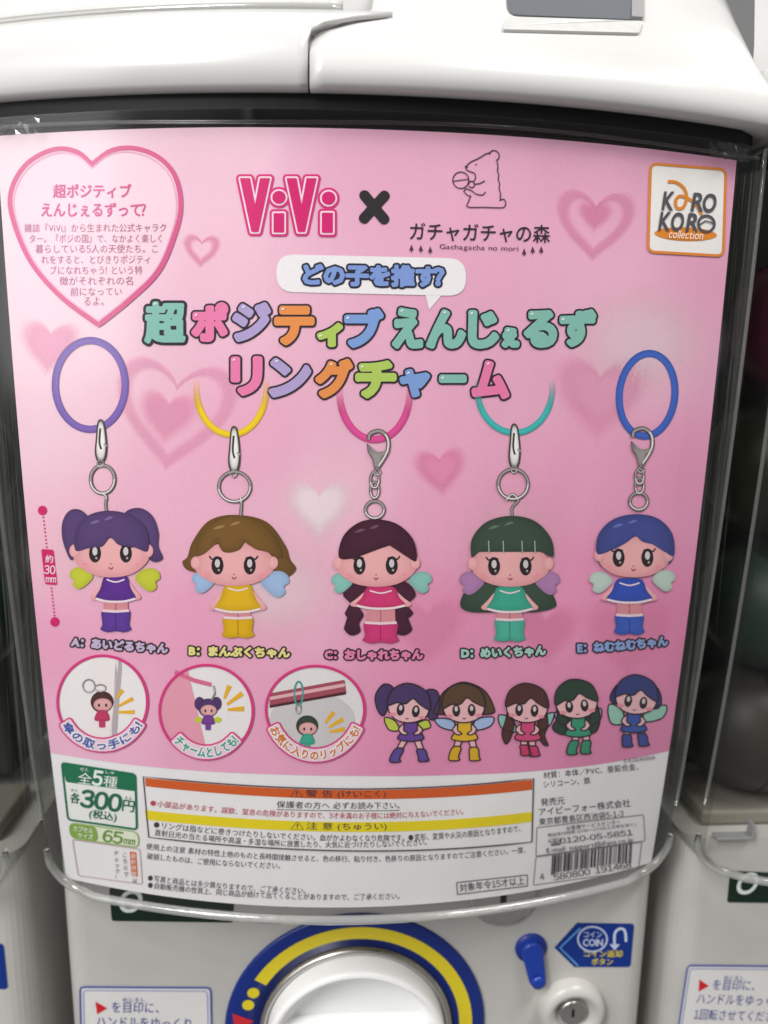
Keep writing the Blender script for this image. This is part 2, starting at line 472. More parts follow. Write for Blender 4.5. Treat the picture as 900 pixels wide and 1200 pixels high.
# dark seal under the hood
def sweep(name, prof, mat, parent, hw=.139, nu=40, corner=True):
    """closed (dy, z) outline drawn along the curved front"""
    V = []; us = np.linspace(-hw, hw, nu); m_ = len(prof)
    for u in us:
        e = max(0, (abs(u)-.122)/.017); y0 = front(u)+e**2.4*.016
        for dy, z in prof: V.append((u, y0+dy, z))
    F = [[i*m_+j, (i+1)*m_+j, (i+1)*m_+(j+1) % m_, i*m_+(j+1) % m_] for i in range(nu-1) for j in range(m_)]
    F += [list(range(m_)), [len(V)-1-k for k in range(m_)]]
    return mk(name, V, F, mat, parent)
sweep('seal_strip', [(-.0035, .0785), (.02, .0785), (.02, .0742), (-.0035, .0742)], DARK, machine, .1385)
sweep('inner_header', [(.012, .0742), (.02, .0742), (.02, .055), (.012, .055)], HEADER, machine, .128)
# hood: two panels with an open seam
HOODZ = .0788
def hood(name, side, prof, parent, gap=.0003):
    nu = 42; V = []
    for (dy, z), us in prof:
        a, b = (-.1419, us-gap) if side < 0 else (us+gap, .1419)
        row = []
        for u in np.linspace(a, b, nu-2):
            e = max(0, (abs(u)-.133)/.009); row.append((u, front(u)+e**2.4*.006+dy, z))
        if side < 0: u, y, _ = row[0]; row = [(u, .12, z), (u, y+.03, z)]+row
        else: u, y, _ = row[-1]; row = row+[(u, y+.03, z), (u, .12, z)]
        V += row
    o = mk(name, V, grid_faces(len(prof), nu), WHITE, parent, smooth=True)
    s = o.modifiers.new('thickness', 'SOLIDIFY'); s.thickness = .0015; s.offset = -1
    return o
us = -.0222
left = [((.012, HOODZ), us), ((-.006, HOODZ), us), ((-.0075, HOODZ+.0015), us), ((-.0072, .087), us), ((-.0062, .0925), us), ((-.0035, .0968), us+.001), ((.001, .1005), us+.005), ((.006, .1042), us+.015), ((.0095, .1068), us+.026)]
right = [((.012, HOODZ), us), ((-.007, HOODZ), us), ((-.0086, HOODZ+.0015), us), ((-.0084, .0845), us), ((-.0074, .0885), us), ((-.004, .0925), us+.0005), ((.002, .0975), us+.002), ((.008, .103), us+.011), ((.014, .109), us+.019), ((.03, .127), us+.0215), ((.05, .152), us+.0215), ((.06, .18), us+.0215)]
hood('hood_panel', -1, left, machine); hood('hood_panel', 1, right, machine)
sweep('hood_liner', [(-.001, .0805), (.001, .088), (.03, .108), (.034, .098), (.02, .0805)], GREY, machine, .13)
V = [(u, front(u)*.85+dy-.008, z) for dy, z in ((.034, .085), (.036, .118), (.04, .14), (.046, .2)) for u in np.linspace(-.1419, us+.021, 20)]
mk('upper_panel', V, grid_faces(4, 20), WHITE, machine, smooth=True)
# clear cover: front, and the streaked side walls that turn back
CY = -.004
def cover_path(z, side_only=0, grow=0.0):
    zb = ZB-.0031; r = .0155
    hw = HW+grow
    if z < zb+r: hw = HW+grow-r+math.sqrt(max(0, r*r-(zb+r-z)**2))
    return hw
def crease(u, z):
    # faint moulding ridges and warps in the clear sheet
    return .00055*math.exp(-((u-.047-.012*(z+.05))/.0016)**2)+.0004*math.exp(-((u+.038+.01*(z+.05))/.002)**2)+.0003*math.exp(-((u-.108)/.0018)**2)+.00025*math.sin(u*55+z*9)*math.sin(z*31+u*13)
def cov_y(u, z): return CY+front(u)+BEND*max(0, ZT-z)**2
zs = list(np.linspace(.0742, ZB+.0155, 18))+[ZB-.0031+.0155*(1-math.sin(math.radians(a))) for a in np.linspace(8, 86, 10)]
V = []; nu = 200
for z in zs:
    hw = min(cover_path(z)-.006, .1335)
    for u in np.linspace(-hw, hw, nu): V.append((u, cov_y(u, z)-crease(u, z), z))
cover = mk('clear_cover', V, grid_faces(len(zs), nu), COVER, machine, smooth=True)
for sgn in (-1, 1):
    V = []; cnt = 26
    for z in zs:
        h2 = cover_path(z); h0 = min(h2-.006, .1335); rr = h2-h0
        y0 = cov_y(h0, z)
        row = []
        for a in np.linspace(0, 90, 12): row.append((h0+rr*math.sin(math.radians(a)), y0+.004*math.sin(math.radians(a))+.017*(1-math.cos(math.radians(a)))))
        ye = row[-1][1]
        for q in np.linspace(0, 1, cnt-12+1)[1:]: row.append((h2-.002*q, ye+(.125-ye)*q))
        for u, y in row: V.append((sgn*u, y, z))
    F = grid_faces(len(zs), len(V)//len(zs))
    mk('cover_side', V, F, SIDE, cover, smooth=True)
# thick lip round the bottom of the cover, thinning up both sides
lip = []; lr = []
def side_pt(sgn, z):
    h2 = cover_path(z)-.0035; return (sgn*h2, cov_y(min(h2, .1335), z)+.002, z)
zz = zs[-1]; h2 = cover_path(zz)-.0035
for z in zs:
    if z < ZB+.03: lip.append(side_pt(-1, z)); lr.append(.0008+.001*max(0, 1-(z-ZB)/.03))
for u in np.linspace(-h2, h2, 40)[1:-1]: lip.append((u, cov_y(u, zz), zz)); lr.append(.0018)
for z in reversed(zs):
    if z < ZB+.03: lip.append(side_pt(1, z)); lr.append(.0008+.001*max(0, 1-(z-ZB)/.03))
tube('cover_lip', lip, lr, RIM, cover)
for sg in (-1, 1):
    tube('cover_edge', [side_pt(sg, z) for z in zs if z > ZB+.021], .0008, EDGE, cover)
# thin clear ledge across the top of the card, with crumpled film at its ends
tube('cover_ledge', [(u, front(u)-.0028, .0712+.0005*math.sin(u*40)) for u in np.linspace(-.134, .134, 50)], .0006, COVER, cover)
rr_ = random.Random(3)
for u0, u1 in ((-.128, -.108), (.112, .128)):
    V = []; nn = 12
    for i in range(nn):
        u = u0+(u1-u0)*i/(nn-1)
        for j in range(4): V.append((u+rr_.uniform(-.0006, .0006), front(u)-.0022-rr_.uniform(0, .0022), .0735-.0016*j+rr_.uniform(-.0005, .0005)))
    mk('crumpled_film', V, grid_faces(nn, 4), FILM, cover)
# raised plate, coloured dark for the shade of the hood's opening; pale ledge below
def hood_pt(px, py):
    class S:
        def y(s, u, z): return front(u)+np.interp(z, [p[0][1] for p in right[3:]], [p[0][0] for p in right[3:]])
    return S()
HS = hood_pt(0, 0)
def on_hood(pts, up=.0006):
    U = unproj(HS, pts); return [(u, float(HS.y(u, z))-up, z+up) for u, z in U]
sl = quadpts([(592, -60), (752, -52), (752, 25), (594, 19)], 14)
P1 = on_hood(sl, .0004); P2 = on_hood(sl, -.002); n = len(P1)
mk('slot_dark_plate', P1+P2, [list(range(n))]+[[i, (i+1) % n, n+(i+1) % n, n+i] for i in range(n)], SLATE, machine)
sl = quadpts([(739, -50), (753, -50), (753, 25), (739, 24)], 2)
P1 = on_hood(sl, .001); P2 = on_hood(sl, -.001)
mk('slot_edge', P1+P2, [list(range(n))]+[[i, (i+1) % n, n+(i+1) % n, n+i] for i in range(n)], GREY, machine)
LEDGE = plastic('pale_grey_plastic', (.55, .55, .53, 1), .4, .2, .12, scale=300)
sl = quadpts([(593, 23), (752, 28), (748, 42), (588, 38)], 3)
P1 = on_hood(sl, .0007); P2 = on_hood(sl, -.001)
mk('slot_ledge', P1+P2, [list(range(n))]+[[i, (i+1) % n, n+(i+1) % n, n+i] for i in range(n)], LEDGE, machine)
# clear tray resting above the left hood panel
tray = [(u, front(u)+.011, .1078) for u in np.linspace(-.132, -.012, 30)]
tube('tray_edge', tray, .0013, RIM, machine)
tube('tray_edge', [(x, y+.006, z+.0032) for x, y, z in tray], .0016, LEDGE, machine)
V = []
for x, y, z in tray: V += [(x, y+.004, z+.001), (x, y+.009, z+.002), (x, y+.014, z+.006)]
o = mk('tray_floor', V, grid_faces(len(tray), 3), plastic('stained_grey_plastic', (.5, .47, .46, 1), .35, .3, .55, scale=90), machine, smooth=True)

# ---- fittings on the front panel
def B(px, py): 
    u, z = unproj(PANEL, [(px, py)])[0]; return u, z
dc = B(417, 1203); rt = B(567, 1203); R0 = rt[0]-dc[0]
cx, cz = dc
ring = lathe('dial_plate', cx, cz, [(R0, YB+.001), (R0, YB-.001), (R0-.001, YB-.0016), (R0*.73, YB-.0016), (R0*.73, YB)], plastic('navy_print', (.004, .022, .19, 1), .3), machine, label='dark blue dial ring with yellow arc')
YEL = plastic('yellow_print', (.75, .6, .02, 1), .35); RED = plastic('red_print', (.6, .02, .03, 1), .35)
def arcband(name, r0, r1, a0, a1, mat, parent, y):
    V = []; N = 48
    for k in range(N+1):
        a = math.radians(a0+(a1-a0)*k/N); V += [(cx+r0*math.cos(a), y, cz+r0*math.sin(a)), (cx+r1*math.cos(a), y, cz+r1*math.sin(a))]
    return mk(name, V, [[2*k, 2*k+1, 2*k+3, 2*k+2] for k in range(N)], mat, parent)
arcband('yellow_arc', R0*.80, R0*.90, 148, -20, YEL, ring, YB-.0018)
for a in (155, 162.5):
    q = (cx+R0*.855*math.cos(math.radians(a)), cz+R0*.855*math.sin(math.radians(a)))
    mk('yellow_dot', [(q[0]+R0*.045*math.cos(t), YB-.0018, q[1]+R0*.045*math.sin(t)) for t in np.linspace(0, 2*math.pi, 20, endpoint=False)], [list(range(20))], YEL, ring)
t0 = B(273, 1184); t1 = B(298, 1193); t2 = B(276, 1206)
mk('red_arrow', [(t0[0], YB-.0018, t0[1]), (t1[0], YB-.0018, t1[1]), (t2[0], YB-.0018, t2[1])], [[0, 1, 2]], RED, ring)
lathe('dial_rim', cx, cz, [(R0*.74, YB-.001), (R0*.735, YB-.004), (R0*.715, YB-.0048), (R0*.69, YB-.004), (R0*.68, YB-.001)], METAL, machine)
DIALW = plastic('bright_white_plastic', (.86, .86, .85, 1), .25, .03, .03)
dial = lathe('dial', cx, cz, [(R0*.68, YB), (R0*.675, YB-.012), (R0*.655, YB-.0145), (R0*.625, YB-.0135), (R0*.59, YB-.008), (R0*.5, YB-.0035), (R0*.3, YB-.0028), (.0005, YB-.0028)], DIALW, machine)
hb = bmesh.new(); bmesh.ops.create_cube(hb, size=1)
for v in hb.verts:
    fr_ = v.co.y < 0
    v.co = (cx+v.co.x*R0*(1.12 if fr_ else 1.2), YB-(.0235 if fr_ else .001), cz-R0*.06+v.co.z*R0*(.26 if fr_ else .5))
bmesh.ops.bevel(hb, geom=hb.edges[:], offset=.0045, segments=5, affect='EDGES', profile=.5); hb.verts.index_update()
mk('handle', [v.co[:] for v in hb.verts], [[v.index for v in f.verts] for f in hb.faces], DIALW, dial, smooth=True); hb.free()
# coin release lever
a = B(622, 1110); b = B(627, 1140); r1 = (B(640, 1110)[0]-B(605, 1110)[0])/2
lathe('lever_seat', a[0], a[1], [(r1*1.06, YB), (r1*1.04, YB-.0012), (.0004, YB-.0012)], plastic('deep_blue_plastic', (.006, .03, .26, 1), .35), machine)
bl = bmesh.new(); ring_ = []
for k in range(36):
    t = 2*math.pi*k/36; up = math.sin(t)
    rr = r1*.72 if up > 0 else r1*.58
    ring_.append((math.cos(t)*rr, math.sin(t)*rr+(0 if up > 0 else (b[1]-a[1]))))
V = []
for sc_, y in ((1, YB-.001), (1, YB-.0032), (.92, YB-.0042), (.6, YB-.0045)):
    for k, (x_, z_) in enumerate(ring_):
        cz_ = 0 if math.sin(2*math.pi*k/36) > 0 else b[1]-a[1]
        sh = (b[0]-a[0])*(z_/(b[1]-a[1])) if z_ < 0 else 0
        V.append((a[0]+x_*sc_+sh, y-(.0014 if z_ < -.004 else 0), a[1]+cz_+(z_-cz_)*sc_))
bl.free()
lev = mk('release_lever', V, grid_faces(4, 36, True)+[[3*36+k for k in range(36)]], BLUE, machine, smooth=True)
lathe('lever_tip', b[0], b[1], [(r1*.46, YB-.0058), (r1*.42, YB-.0068), (r1*.25, YB-.0072), (.0004, YB-.0073)], BLUE, lev)
# lock
a = B(668, 1177); r1 = (B(708, 1177)[0]-B(632, 1177)[0])/2
lb = lathe('lock_bezel', a[0], a[1]-.001, [(r1, YB), (r1*.97, YB-.005), (r1*.8, YB-.0072), (r1*.62, YB-.006), (r1*.5, YB-.002), (.0004, YB-.0018)], BODY, machine)
lk = lathe('lock_cylinder', a[0], a[1], [(r1*.42, YB-.0018), (r1*.41, YB-.0052), (r1*.36, YB-.0058), (r1*.3, YB-.005), (.0004, YB-.005)], METAL, lb)
rbox('keyhole', a[0]-.0006, a[0]+.0006, YB-.0053, YB-.0045, a[1]-.0022, a[1]+.0018, .0002, DARK, lk)
# coin chute
a = B(588, 1046); r1 = (B(628, 1046)[0]-B(550, 1046)[0])/2
lathe('coin_plate', a[0], a[1], [(r1, YB), (r1*.97, YB-.003), (r1*.88, YB-.0038), (r1*.8, YB-.003), (.0004, YB-.003)], METAL, machine)
rbox('coin_slot', a[0]-.0012, a[0]+.0016, YB-.0036, YB-.0028, a[1]-.0075, a[1]+.006, .0003, DARK, machine)
# stickers (flat, printed)
P_ = dict(surf=PANEL)
GRN = lin('#0f3a22')
s_ = Art().poly(quadpts([(128, 1040), (275, 1046), (273, 1081), (131, 1079)], 3), lin('#12291d')).put('green_sticker', machine, 2, **P_)
st = Art(); text(st, 'O', [(140, 1068), (166, 1069)], 26, lin('#dfe6df'), .03, 6, .2); st.put('lettering', s_, 4, **P_)
bx = quadpts([(94, 1156), (247, 1157), (250, 1290), (97, 1290)], 5)
s_ = Art().poly(bx, lin('#dcdad8')).put('instruction_sticker', machine, 2, **P_)
st = Art().stroke(bx, 2.2, lin('#4b57a0'), True)
st.stroke(quadpts([(98, 1160), (243, 1161), (246, 1287), (101, 1287)], 4), .9, lin('#7a84bd'), True); st.put('border', s_, 4, **P_)
st = Art().poly([(112, 1173), (126, 1181), (114, 1188)], lin('#cf1f2c')); st.put('red_arrow', s_, 4, **P_)
st = Art(); text(st, 'を目印に、', [(131, 1186), (186, 1187)], 13, lin('#3b4690'), .012)
text(st, 'めじるし', [(144, 1173), (170, 1173)], 4.5, lin('#3b4690'), .01)
text(st, 'ハンドルをゆっくり', [(113, 1203), (224, 1206)], 13, lin('#3b4690'), .012)
text(st, '1回転させてください。', [(113, 1222), (234, 1225)], 13, lin('#3b4690'), .012)
st.put('lettering', s_, 4, **P_)
s_ = Art().poly([(649.5, 1110), (676, 1081), (741, 1082), (743, 1085), (739, 1131), (736, 1133), (673, 1133)], lin('#0c2f80')).put('coin_sticker', machine, 2, **P_)
st = Art().stroke([(680, 1087), (656, 1110), (677, 1131)], 2.2, lin('#5c95cf')); st.put('chevron', s_, 4, **P_)
st = Art().stroke(ell(694, 1100, 17, 14.5), 2, lin('#b9c4dd'), True)
text(st, 'コイン', [(684, 1098), (705, 1098)], 7, lin('#b9c4dd'), .02); text(st, 'COIN', [(683, 1108), (706, 1108)], 8, lin('#c9d2e6'), .03)
st.put('coin_symbol', s_, 4, **P_)
st = Art().stroke(spline([(720, 1108), (720, 1094), (725, 1088), (731, 1089), (733, 1096), (733, 1103)], False), 3, lin('#c3cce0'))
st.poly([(714, 1106), (726, 1106), (720, 1113)], lin('#c3cce0')); st.put('return_arrow', s_, 4, **P_)
st = Art(); text(st, 'コイン返却', [(684, 1121), (729, 1121)], 8, lin('#d9c72a'), .03); text(st, 'ボタン', [(693, 1130), (718, 1130)], 7.5, lin('#d9c72a'), .03)
st.put('lettering', s_, 4, **P_)

# ---- neighbours: copies of the machine and all of its parts
def copy_tree(o, parent=None):
    c = o.copy(); COL.objects.link(c); c.parent = parent
    for ch in list(o.children): copy_tree(ch, c)
    return c
for dx, lab in ((-.2885, 'white capsule toy machine cut off by the left edge, without a pink card'), (.2845, 'white capsule toy machine cut off by the right edge, without a pink card')):
    c = copy_tree(machine); c.location.x += dx; c['label'] = lab

# ---- capsules lying inside the neighbours
R = .0325
def capsule(x, y, z, tilt, c_low, label):
    e = empty('toy_capsule', (x, y, z-R), label, 'capsule', 'toy capsules inside the neighbouring machines')
    q = Matrix.Rotation(tilt, 3, 'X') @ Matrix.Rotation(tilt*.7, 3, 'Y')
    for nm, a0, a1, rr, mat in (('capsule_cup', -90, 0, R*.985, plastic('capsule_plastic', c_low, .45, spec=.25)), ('capsule_lid', -4, 90, R, plastic('tinted_plastic', tuple(.5*q for q in c_low[:3])+(1,), .35, spec=.3))):
        V = []; N = 28
        for k in range(11):
            a = math.radians(a0+(a1-a0)*k/10)
            for j in range(N):
                t = 2*math.pi*j/N; p = q @ Vector((rr*math.cos(a)*math.cos(t), rr*math.cos(a)*math.sin(t), rr*math.sin(a))); V.append((x+p.x, y+p.y, z+p.z))
        mk(nm, V, grid_faces(11, N, True), mat, e, smooth=True)
FZ = -.2065+R
capsule(-.184, .078, FZ+.064, 2.4, (.02, .1, .05, 1), 'dark green capsule in the left machine, under the paler green one')
capsule(-.183, .076, FZ+.128, 3.0, (.03, .16, .08, 1), 'green capsule in the left machine, beside the purple ring charm')
capsule(.190, .085, FZ, 2.2, (.03, .028, .022, 1), 'brown grey capsule in the right machine, lowest of its pile')
capsule(.192, .082, FZ+.064, 2.9, (.012, .03, .018, 1), 'very dark green capsule in the right machine, above the brown grey one')
capsule(.189, .085, FZ+.128, 1.1, (.03, .035, .01, 1), 'dark olive capsule in the right machine, under the magenta one')
capsule(.196, .085, FZ+.192, 3.1, (.16, .01, .05, 1), 'magenta capsule in the right machine, topmost of its pile')

# ================================================================== CARD
card = empty('display_card', (0, .012, ZB), 'pink printed display card with doll charms, behind the clear cover of the centre machine', 'card')
def outline(n=24):
    P = []; hwz = lambda z: CW/2*(1-TAP*(ZT-z)/H)
    for s in np.linspace(-1, 1, n): P.append((s*hwz(ZT), ZT))
    for s in np.linspace(0, 1, n)[1:-1]: P.append((hwz(ZT-s*H), ZT-s*H))
    zb = ZB
    for s in np.linspace(1, -1, n): P.append((s*hwz(zb), zb-.0012*s*s))
    for s in np.linspace(1, 0, n)[1:-1]: P.append((-hwz(ZT-s*H), ZT-s*H))
    return P
# white sheet: fine grid
nu, nz = 43, 31; V = []
for j in range(nz):
    z = ZT-H*j/(nz-1); hw = CW/2*(1-TAP*(ZT-z)/H)
    for i in range(nu): V.append((-hw+2*hw*i/(nu-1), z))
sheet = drape('paper_sheet', V, grid_faces(nz, nu), lin('#f3f0f2'), card, layer=0, uv=True)
sheet.modifiers.new('thickness', 'SOLIDIFY').thickness = .0004; sheet.modifiers[0].offset = 1
sheet.modifiers[0].offset = -1
# pink ground: watercolour shifts, plus glare painted in as paler upper left
ctrl = [(10, 170, '#f3d9e2'), (110, 260, '#f6e0e9'), (230, 200, '#eec0d3'), (450, 200, '#e7a7c4'), (700, 200, '#e5a2c1'), (850, 190, '#dd97b8'), (840, 320, '#e69fc0'), (250, 330, '#f0bdd2'),
        (560, 330, '#e9a6c4'), (740, 420, '#eeb9d0'), (60, 350, '#f5d3df'), (40, 500, '#f4cddb'), (300, 520, '#eda9c6'), (180, 620, '#f0b0ca'), (380, 590, '#f2bfd3'), (540, 620, '#ea9fc1'), (690, 560, '#ec9cc1'),
        (800, 560, '#e995bd'), (60, 640, '#f2bdd0'), (60, 760, '#ee9fc2'), (230, 730, '#ef9dc2'), (350, 680, '#f0b3cd'), (520, 730, '#e889b3'), (690, 700, '#ec8fb9'), (780, 740, '#e77fb0'), (90, 860, '#f4b6d1'),
        (300, 880, '#f0a3c6'), (500, 870, '#e888b4'), (700, 860, '#e27fae'), (720, 330, '#edb0cb'), (620, 460, '#eaa6c5')]
CP = np.array([c[:2] for c in ctrl], float); CCc = np.array([lin(c[2]) for c in ctrl])
def ground_col(p):
    d = ((p[None, :]-CP)**2).sum(1)+900; wt = 1/d**1.6
    c = (CCc*wt[:, None]).sum(0)/wt.sum(); return c*.9+np.array([.1*.9, .1*.72, .1*.8, .1])
bl = np.array([(40, 881), (59, 882), (170, 898), (317, 907), (420, 909), (530, 908), (622, 904), (700, 896), (779, 881), (800, 876)], float)
U = unproj(CARD, bl); V = []; Cc = []
nz2 = 40; hwf = lambda z: CW/2*(1-TAP*(ZT-z)/H)
def proj(V3):
    d = V3-EYE; w_ = d@AX[2]; return np.stack([450+CAM['f']*(d@AX[0])/w_, 600-CAM['f']*(d@AX[1])/w_], -1)
for j in range(nz2):
    for i in range(nu):
        s = i/(nu-1); 
        u = (-1+2*s)*CW/2; zb = np.interp(u, U[:, 0], U[:, 1]); z = ZT+(zb-ZT)*j/(nz2-1); u = (-1+2*s)*hwf(z)
        V.append((u, z))
V = np.array(V); PX = proj(np.stack([V[:, 0], CARD.y(V[:, 0], V[:, 1]), V[:, 1]], -1))
Cc = np.array([ground_col(p) for p in PX])
pink = drape('pink_print', V, grid_faces(nz2, nu), Cc, card, layer=1, uv=True)
def fuzzy(name, pts, c, a, parent, soft=.35, layer=2, inner=None):
    P = np.asarray(pts); n = len(P); ctr = P.mean(0); rings = [1+soft-2*soft*k/8 for k in range(9)]+[.1]; al = [(k/8)**2*(3-2*k/8) for k in range(9)]+[1]
    V, C_, F = [], [], []
    for r, q in zip(rings, al): V += list(ctr+(P-ctr)*r); C_ += [lin(c, q*a)]*n
    F = grid_faces(len(rings), n, True); F.append([(len(rings)-1)*n+k for k in range(n)])
    return drape(name, V, F, C_, parent, layer=layer, mat=FADE)
def fuzzyline(pts, wd, c, a, parent, layer=2, name='soft_heart'):
    P = np.asarray(pts); ctr = P.mean(0)
    V, C_ = [], []
    for k, q in ((-1, 0), (-.7, .2), (-.4, .7), (0, 1), (.4, .7), (.7, .2), (1, 0)): V += list(ctr+(P-ctr)*(1+k*wd*.8/np.ptp(P[:, 0])*2*.85)); C_ += [lin(c, q*a)]*len(P)
    return drape(name, V, grid_faces(7, len(P), True), C_, parent, layer=layer, mat=FADE)
fuzzy('soft_heart', heartpts(58, 404, 30, 6), '#f5aecb', .85, pink, .5)
fuzzy('soft_heart', heartpts(374, 594, 38), '#fbe8ef', .9, pink, .5)
fuzzy('soft_heart', heartpts(516, 550, 26, -6), '#f096ba', .9, pink, .5)
fuzzy('soft_heart', heartpts(702, 462, 46, 4), '#f3aaca', .8, pink, .5)
fuzzyline(heartpts(204, 480, 68, 8), 19, '#f2b0cd', .6, pink); fuzzy('soft_heart', heartpts(196, 486, 30, 8), '#f2a6c7', .7, pink, .5)
fuzzyline(heartpts(697, 260, 42, 4), 16, '#ea9cc0', .6, pink); fuzzy('soft_heart', heartpts(697, 252, 18, 4), '#e790b6', .6, pink, .5)
fuzzyline(heartpts(236, 292, 18, 4), 11, '#ea8fb4', .5, pink)
fuzzy('soft_heart', heartpts(735, 745, 44), '#f09cc3', .5, pink, .5); fuzzy('soft_heart', heartpts(500, 735, 38), '#f0a2c6', .5, pink, .5); fuzzy('soft_heart', heartpts(640, 740, 34), '#ee94bd', .5, pink, .5)
fuzzy('soft_glow', ell(752, 400, 62, 48), '#f6dbe6', .7, pink, .7); fuzzy('soft_glow', ell(320, 690, 60, 46), '#fadfe9', .7, pink, .7)
fuzzy('soft_glow', ell(600, 640, 46, 60), '#f6cddd', .5, pink, .7); fuzzy('soft_glow', ell(120, 650, 60, 40), '#fbdde7', .5, pink, .7)

# --- speech heart
hL = spline([(108, 193), (90, 178), (63, 175.5), (32, 192), (14, 222), (15, 255), (36, 306), (72, 348), (116, 381)], False)
hR = spline([(116, 381), (152, 352), (186, 318), (205, 275), (212, 240), (205, 206), (185, 184), (157, 174), (130, 177), (108, 193)], False)
hp = np.concatenate([hL, hR[1:-1]])
ht = Art().poly(hp, lin('#f4d3e0')).put('heart_panel', card, 3)
Art().stroke(hp, 5.5, lin('#d95a8f'), True).put('heart_outline', ht, 4)
Art().stroke(np.array([108, 278])+(hp-(108, 278))*.955, 1.6, lin('#efaac6'), True).put('heart_inner_line', ht, 4)
PK = lin('#d65590')
t = Art(); text(t, '超ポジティブ', [(63, 232), (154, 232)], 16, PK, .03); text(t, 'えんじぇるずって?', [(49, 254), (171, 254)], 16, PK, .03); t.put('heading', ht, 4)
t = Art(); cg = lin('#b96790')
for s_, x0, x1, y0 in (('雑誌『ViVi』から生まれた公式キャラク', 29, 195, 272.5), ('ター。『ポジの国』で、なかよく楽しく', 35, 190, 285), ('暮らしている5人の天使たち。こ', 42, 185, 297), ('れをすると、とびきりポジティ', 49, 176, 309.5),
                       ('ブになれちゃう!という特', 59, 167, 322), ('徴がそれぞれの名', 70, 156, 334.5), ('前になってい', 83, 143, 347), ('るよ。', 99, 122, 358.5)):
    text(t, s_, [(x0, y0), (x1, y0-.4)], 10.2, cg, .006, 2)
t.put('body_text', ht, 4)
# --- magazine logo
def V_(x): return [(x+31.7-31.7, 209), (x+11.5, 209), (x+17.5, 241), (x+23.5, 209), (x+35, 209), (x+21.5, 272), (x+13.5, 272)]
vs_ = [V_(281.5), ell(327, 231.5, 7.6), [(320.7, 250), (333, 250), (333, 272.5), (320.7, 272.5)], V_(336), ell(385, 232.5, 7.8), [(377.3, 249.5), (390, 249.5), (390, 273), (377.3, 273)]]
g = Grid(262, 190, 412, 292, 6)
for p in vs_:
    a_ = Art().poly(p, lin('#ffffff')); g.tris(a_.v, a_.f)
lg = drape('magazine_logo', *g.grown(4.8).shape(), lin('#da2c7c'), card, layer=3)
drape('white_edge', *g.grown(2.0).shape(), lin('#f8dfea'), lg, layer=4); drape('letter_fill', *g.grown(.1).shape(), lin('#d41f70'), lg, layer=5)
g = Grid(405, 205, 475, 280, 6)
for a, b in (((427, 229), (450, 257)), ((450.5, 229.5), (426.5, 256))):
    q = Art().stroke([a, b], 2, lin('#ffffff')); g.tris(q.v, q.f)
drape('cross_mark', *g.grown(5.2).shape(), lin('#2b2729'), card, layer=3)
# --- bear logo
off = lambda L: [(450+x/2, 150+y/2) for x, y in L]
bear = Art(); bk = lin('#4a3038')
for L in ([(192, 90), (203, 80), (222, 71), (236, 62), (248, 58)], [(246, 62), (252, 54), (262, 54), (269, 62), (268, 72), (262, 76)], [(264, 76), (266.5, 90), (265.5, 100), (268.5, 110), (267.5, 121), (270.5, 131), (269.5, 143), (272.5, 153), (272, 168)],
          [(270, 170), (280, 167), (285, 176), (280, 186), (262, 187), (232, 186), (196, 185), (198, 172), (203, 158)], [(192, 90), (193, 98), (203, 103), (212, 107), (214, 118), (208, 127)],
          [(198, 133), (200, 126), (208, 126), (212, 134), (206, 140), (198, 137)], [(210, 132), (224, 130), (236, 124)], [(186, 150), (192, 143), (204, 147), (216, 155), (230, 157), (238, 150)], [(188, 151), (196, 158), (204, 160)]):
    bear.stroke(spline(off(L), False), 1.25, bk)
bear.stroke(ell(539.8, 211.3, 9.3, 9.6), 1.25, bk, True); bear.stroke([(530.6, 212.5), (548.8, 210)], 1.1, bk)
bear.poly(ell(546.3, 195.5, 1.8, 1.5, 12), bk); bear.poly(ell(557.5, 193, .9, .9, 10), bk)
lg = bear.put('bear_emblem', card, 3)
t = Art(); text(t, 'ガチャガチャの森', [(480, 281.5), (644, 285)], 21, lin('#33282c'), .012, 4); text(t, 'Gachagacha no mori', [(515, 293.5), (607, 296)], 7.5, lin('#57343f'), .0, 3)
for x, y in ((482, 291), (493, 291.5), (504, 293), (614, 295.5), (624, 293), (634, 293)):
    t.poly([(x-2.6, y+2.5), (x, y-4.5), (x+2.6, y+2.5)], lin('#57343f')); t.poly([(x-.6, y+2.7), (x+.6, y+2.7), (x+.6, y+4.6), (x-.6, y+4.6)], lin('#57343f'))
t.put('lettering', lg, 3)
# --- collection badge
bq = quadpts([(762, 192), (850, 199), (847, 300), (759, 295)], 8)
bd = Art().poly(bq, lin('#f4f1ee')).put('collection_badge', card, 3)
Art().stroke(bq, 3.2, lin('#e28a3a'), True).put('badge_border', bd, 4)
Art().poly(ell(803, 274.5, 36.5, 8, rot=2), lin('#e58a2c')).put('badge_oval', bd, 4)
Art().stroke(spline([(782, 213), (792, 214), (801, 221), (804, 232), (800, 243), (793, 244), (791, 236), (796, 230), (806, 233), (815, 240), (822, 252)], False, 10), 3.6, lin('#e58a2c')).put('badge_swirl', bd, 5)
t = Art(); dk = lin('#54545a')
for ch, x0, x1, y0 in (('K', 775, 788, 246), ('R', 809, 822, 247.5), ('O', 823, 838, 248.5), ('K', 771, 784, 270), ('O', 786, 800, 270.5), ('R', 803, 816, 271.5)):
    text(t, ch, [(x0, y0), (x1, y0+.4)], 21, dk, .035, 5, .18)
t.put('badge_lettering', bd, 6)
Art().stroke(ell(827, 262.5, 9.4, 9.4), 3, dk, True).stroke([(818.5, 264), (826, 259), (836, 262)], 1.6, dk).put('badge_capsule', bd, 6)
t = Art(); text(t, 'collection', [(783, 279), (823, 281)], 9.5, lin('#fff4e0'), .012, 4, .2); t.put('badge_script', bd, 7)
